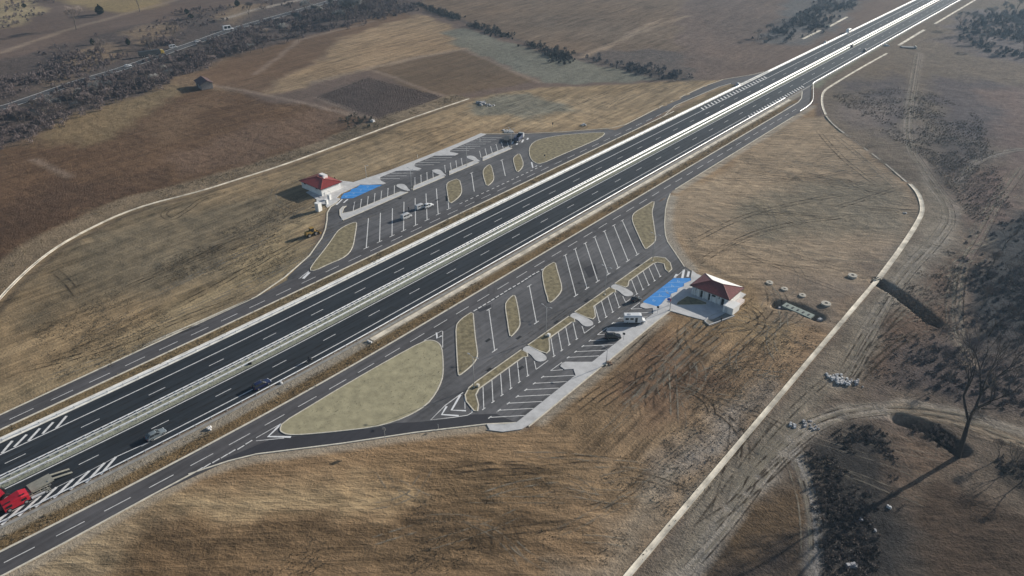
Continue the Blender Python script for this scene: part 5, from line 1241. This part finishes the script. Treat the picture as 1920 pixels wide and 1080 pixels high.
thicket('ditch_hedge', [offs(px((782,8),(902,52),(1062,104)), 3)+offs(px((782,8),(902,52),(1062,104)), -3)[::-1], px((1020,95),(1070,100),(1085,112),(1050,120))], mat('dark_hedge_twigs', (.065, .062, .06), .95, var=.4, scale=.3), 'dark hedge line between the upper fields', 330, 1., 2.6, 60, .7, 8)
thicket('dry_weeds', [px((1650,560),(1790,460),(1820,520),(1790,640),(1700,740),(1620,700)), px((1560,180),(1720,160),(1840,220),(1900,400),(1830,420),(1740,300),(1640,240))], mat('dry_brown_weeds', (.17, .135, .105), .95, var=.4, scale=.3), 'low dry weeds over the rough ground at right', 5200, .15, .6, 14, .3, 9)
thicket('verge_weeds', [offs(left_channel, 2.)+offs(left_channel, 11)[::-1], wy(-138.9,-20,380)+wy(-135.,-20,380)[::-1], wy(-177.3,-20,340)+wy(-174.,-20,340)[::-1]], mat('straw_weeds', (.19, .155, .10), .95, var=.4, scale=.5), 'straw coloured weeds along verges and the far channel', 3800, .1, .38, 12, .22, 10)
thicket('island_tufts', [sv('L', [(260,840),(700,540),(1110,300),(1500,110),(1580,200),(1580,420),(1440,620),(1180,760),(700,840),(300,870)]), [(-104.5,131.5),(-104.5,149),(-102.4,148),(-102.4,132)], sv('F', [(350,320),(510,170),(530,420),(550,640),(370,830)]), sv('B', [(810,480),(940,380),(1400,315),(1600,310),(1400,420),(920,640),(830,600)])], mat('olive_tufts', (.15, .135, .085), .95, var=.4, scale=.5), 'low dry grass tufts on the kerbed islands', 2600, .05, .22, 8, .16, 12)
thicket('field_tufts', [px((450,1080),(700,960),(1100,850),(1400,640),(1560,600),(1190,1070)), px((60,620),(560,360),(560,480),(120,740))], mat('dark_soil_tufts', (.10, .082, .055), .95, var=.4, scale=.5), 'low dry tufts and clods scattered over the bare fields', 5200, .08, .4, 7, .24, 13)
# farm mound with brush near the vineyard
thicket('brush_mound', [px((655,222),(690,218),(702,232),(660,238))], m_scrub, 'low brush mound beside the vineyard corner', 26, 1., 2.2, 60, .5, 11)

# ------------------------------------------------------------------ tyre marks on the soil
def track_material(name, col):
    m = bpy.data.materials.new(name); m.use_nodes = True; nt = m.node_tree; b = nt.nodes['Principled BSDF']; b.inputs['Base Color'].default_value = (*col, 1); b.inputs['Roughness'].default_value = 1; b.inputs['Specular IOR Level'].default_value = 0
    at = nt.nodes.new('ShaderNodeAttribute'); at.attribute_name = 'cover'; n = nt.nodes.new('ShaderNodeTexNoise'); n.inputs['Scale'].default_value = .35; n.inputs['Detail'].default_value = 5
    tc = nt.nodes.new('ShaderNodeTexCoord'); nt.links.new(tc.outputs['Object'], n.inputs['Vector'])
    mr = nt.nodes.new('ShaderNodeMapRange'); mr.inputs[1].default_value = .35; mr.inputs[2].default_value = .6; nt.links.new(n.outputs[0], mr.inputs[0])
    mu = nt.nodes.new('ShaderNodeMath'); mu.operation = 'MULTIPLY'; nt.links.new(at.outputs['Fac'], mu.inputs[0]); nt.links.new(mr.outputs[0], mu.inputs[1]); nt.links.new(mu.outputs[0], b.inputs['Alpha'])
    return m
m_tkd = track_material('dark_tyre_mark', (.055, .042, .03)); m_tkl = track_material('pale_tyre_mark', (.27, .24, .19))
def tyre_marks(path, m, w=.5, gap=1.9, alpha=.75, z=None):
    path = dens(chaikin(path, 2, False), 1.5); V, F, A = [], [], []
    for s in (-gap/2, gap/2):
        c = offs(path, s); a = offs(c, w/2); b = offs(c, -w/2); n = len(c); base = len(V)
        for i in range(n):
            e = min(1., i/5., (n-1-i)/5.)
            zz = max(gheight(*c[i]), gheight(*a[i]), gheight(*b[i]))+.05 if z is None else z
            for p, al in ((a[i], 0), (c[i], 1), (b[i], 0)): V.append((p[0], p[1], zz)); A.append(al*e*alpha)
        for i in range(n-1):
            for k in (0, 1): q = base+i*3+k; F.append((q, q+1, q+4, q+3))
    o = mk('tyre_mark', V, F, m); at = o.data.attributes.new('cover', 'FLOAT', 'POINT'); at.data.foreach_set('value', A); o['kind'] = 'structure'
    return o
# track lines run over the ground as the photograph shows them
TM = [([(1222,775),(1216,740),(1240,700),(1232,680)],0),([(1250,760),(1262,720),(1275,690),(1280,740)],0),([(1188,748),(1196,790)],0),([(1150,690),(1240,610)],0),([(1180,700),(1270,630)],0),
 ([(1440,540),(1450,570),(1430,600),(1390,615),(1340,620)],0),([(1280,600),(1275,640),(1300,670),(1330,650)],0),([(1380,560),(1440,600),(1400,640),(1330,700)],0),([(1400,660),(1470,600),(1490,580)],0),
 ([(350,375),(300,398),(320,412),(352,392),(380,370),(420,362)],0),([(100,505),(130,530),(150,560)],0),([(712,880),(748,940)],1),([(808,870),(765,940)],1),
 ([(905,975),(918,1045)],0),([(950,975),(975,1045)],0),([(935,975),(930,1045)],0),([(1660,570),(1620,640),(1600,700),(1595,720)],1),([(1640,600),(1580,700)],0),
 ([(1720,160),(1703,230),(1706,280),(1735,330)],1),([(1480,830),(1420,880),(1390,940),(1310,990)],0),([(1500,800),(1560,775),(1620,765)],0),([(1495,860),(1520,900),(1527,940)],1),([(1900,315),(1850,400),(1815,445)],1),
 ([(1300,500),(1400,440),(1500,415),(1620,400)],0),([(1290,460),(1380,410),(1480,380),(1600,360)],0),([(1560,250),(1620,300),(1690,360)],1),([(1530,240),(1580,300),(1650,350)],0),
 ([(660,390-150),(760,252),(880,230)],0),([(20,700),(200,655),(330,600),(480,545)],0),([(60,720),(260,650),(420,590)],1),([(1280,300),(1400,262),(1500,240)],1),([(570,410),(590,405),(600,400)],0),([(540,330),(500,370),(560,400)],1),
 ([(1062,780),(1120,735),(1190,690)],0),([(1085,790),(1180,720),(1260,690)],0),([(1000,870),(1100,860),(1200,868)],0),([(850,880),(960,872),(1040,874)],0),([(860,905),(930,900),(1010,895)],0)]
for p, k in TM: tyre_marks([gp(*q) for q in p], m_tkl if k else m_tkd, .7, 2.1, .95)
rr = random.Random(11)
for P_ in DIRT:
    tyre_marks(P_, m_tkl, .9, 2.0, 1.); tyre_marks(offs(P_, .8), m_tkd, .5, 2.2, .9); tyre_marks(offs(P_, -1.6), m_tkl, .6, 2.0, .8)
def strokes(poly, n, az, spread, L0, L1, curve, seed, alpha=.55, w=.6, z=None):
    r = random.Random(seed); xs = [p[0] for p in poly]; ys = [p[1] for p in poly]
    for _ in range(n):
        for _t in range(30):
            x, y = r.uniform(min(xs), max(xs)), r.uniform(min(ys), max(ys)); c = False
            for i in range(len(poly)):
                (x0, y0), (x1, y1) = poly[i], poly[(i+1) % len(poly)]
                if (y0 > y) != (y1 > y) and x < (x1-x0)*(y-y0)/((y1-y0) or 1e-9)+x0: c = not c
            if c: break
        a = az+r.gauss(0, spread); L = r.uniform(L0, L1); k = r.uniform(-curve, curve); P = []
        for q in range(9):
            P.append((x, y)); x += math.sin(a)*L/8; y += math.cos(a)*L/8; a += k/8
        tyre_marks(P, r.choice((m_tkd, m_tkl, m_tkl)), r.uniform(.35, w), r.uniform(1.6, 2.3), alpha*r.uniform(.5, 1.2), z)
strokes(px((1180,690),(1290,600),(1420,560),(1500,600),(1460,700),(1330,800),(1180,800)), 34, R_(20), .9, 15, 35, 2.8, 1, .95, .8)
strokes(px((1080,770),(1200,660),(1290,640),(1250,740),(1130,820)), 16, 0., .05, 20, 45, .1, 2, .8, .9)
strokes(px((1290,500),(1270,400),(1400,300),(1500,240),(1600,300),(1690,380),(1640,480),(1500,520)), 60, R_(62), .35, 20, 55, .5, 3, .8, .9)
strokes(px((1270,420),(1400,300),(1500,250),(1600,320),(1500,400)), 18, R_(112), .25, 20, 50, .4, 4, .6, .9)
strokes(px((60,640),(250,500),(540,380),(560,470),(420,570),(100,700)), 26, R_(-3), .08, 25, 60, .15, 5, .7, 1.)
strokes(px((680,880),(1100,840),(1250,900),(1100,1040),(700,1040)), 26, R_(50), .5, 8, 26, .8, 6, .75, .7)
strokes(px((900,180),(1250,165),(1100,225),(850,250)), 16, R_(10), .2, 30, 70, .2, 7, .6, 1.3)
strokes(px((1480,830),(1560,770),(1760,770),(1700,800),(1540,820),(1440,900)), 8, R_(78), .2, 15, 35, .5, 8, .6, .8)
strokes(px((1580,700),(1640,600),(1760,470),(1790,500),(1660,640),(1600,730)), 12, R_(12), .15, 20, 45, .4, 9, 1., 1.)
strokes(px((1200,1060),(1400,860),(1500,820),(1440,900),(1280,1070)), 12, R_(2), .12, 20, 45, .3, 10, 1., 1.)

# worn wheel paths and darker repairs on the asphalt
strokes([(-125,92),(-108,92),(-108,205),(-125,205)], 16, R_(-40), .35, 12, 28, 1.2, 21, .3, .5, .026)
strokes([(-108,105),(-105.2,105),(-105.2,200),(-108,200)], 8, 0, .03, 25, 50, .05, 22, .35, .5, .027)
strokes([(-95.8,105),(-93.2,105),(-93.2,185),(-95.8,185)], 7, 0, .03, 20, 40, .05, 23, .35, .5, .027)
strokes([(-200,135),(-186,135),(-186,240),(-200,240)], 12, R_(-40), .4, 10, 24, 1.2, 24, .3, .5, .026)
for x_ in (-151.9, -147.6, -160.9, -165.2): tyre_marks([wp(x_, y) for y in range(-10, 420, 10)], m_tkd, .7, 1.7, .35, .027)
for i, q in enumerate((sv('F', [(555,128),(720,62),(725,100),(600,150)]), [(-127.6,96),(-124.6,99),(-124.8,112),(-127.6,110)], [(-118,176),(-113,172),(-112.4,176),(-117,181)], [(-128.3,140),(-127.4,140),(-127.4,172),(-128.3,172)])):
    sheet('asphalt_patch', q, .022+.001*i, m_ramp)

# vineyard rows
vr = MB(); P0, P1, P2, P3 = gp(592,184), gp(690,147), gp(832,182), gp(712,226)
for i in range(26):
    f_ = (i+.5)/26; a = (P0[0]+(P3[0]-P0[0])*f_, P0[1]+(P3[1]-P0[1])*f_); b = (P1[0]+(P2[0]-P1[0])*f_, P1[1]+(P2[1]-P1[1])*f_)
    n = 46
    for k in range(n):
        g_ = (k+rnd.random()*.6)/n; x, y = a[0]+(b[0]-a[0])*g_, a[1]+(b[1]-a[1])*g_
        for _ in range(3):
            h = rnd.uniform(.5, 1.3); vr.add([(x-.09, y, 0), (x+.09, y, 0), (x+rnd.uniform(-.4, .4), y+rnd.uniform(-.4, .4), h)], [(0, 1, 2)])
tag(vr.build('vineyard_rows', m_twigp), 'bare vine rows in the small dark field', 'vineyard', kind='stuff')

# ------------------------------------------------------------------ haze
HAZE = .00013
mh = bpy.data.materials.new('haze'); mh.use_nodes = True; nt = mh.node_tree; nt.nodes.clear()
pv = nt.nodes.new('ShaderNodeVolumePrincipled'); pv.inputs['Color'].default_value = (.50, .74, 1., 1); pv.inputs['Density'].default_value = HAZE; pv.inputs['Anisotropy'].default_value = .3
oo = nt.nodes.new('ShaderNodeOutputMaterial'); nt.links.new(pv.outputs[0], oo.inputs['Volume'])
hz = MB().box((-300, 900, 60.5), (6800, 6800, 129.)).build('haze', mh); hz['kind'] = 'stuff'
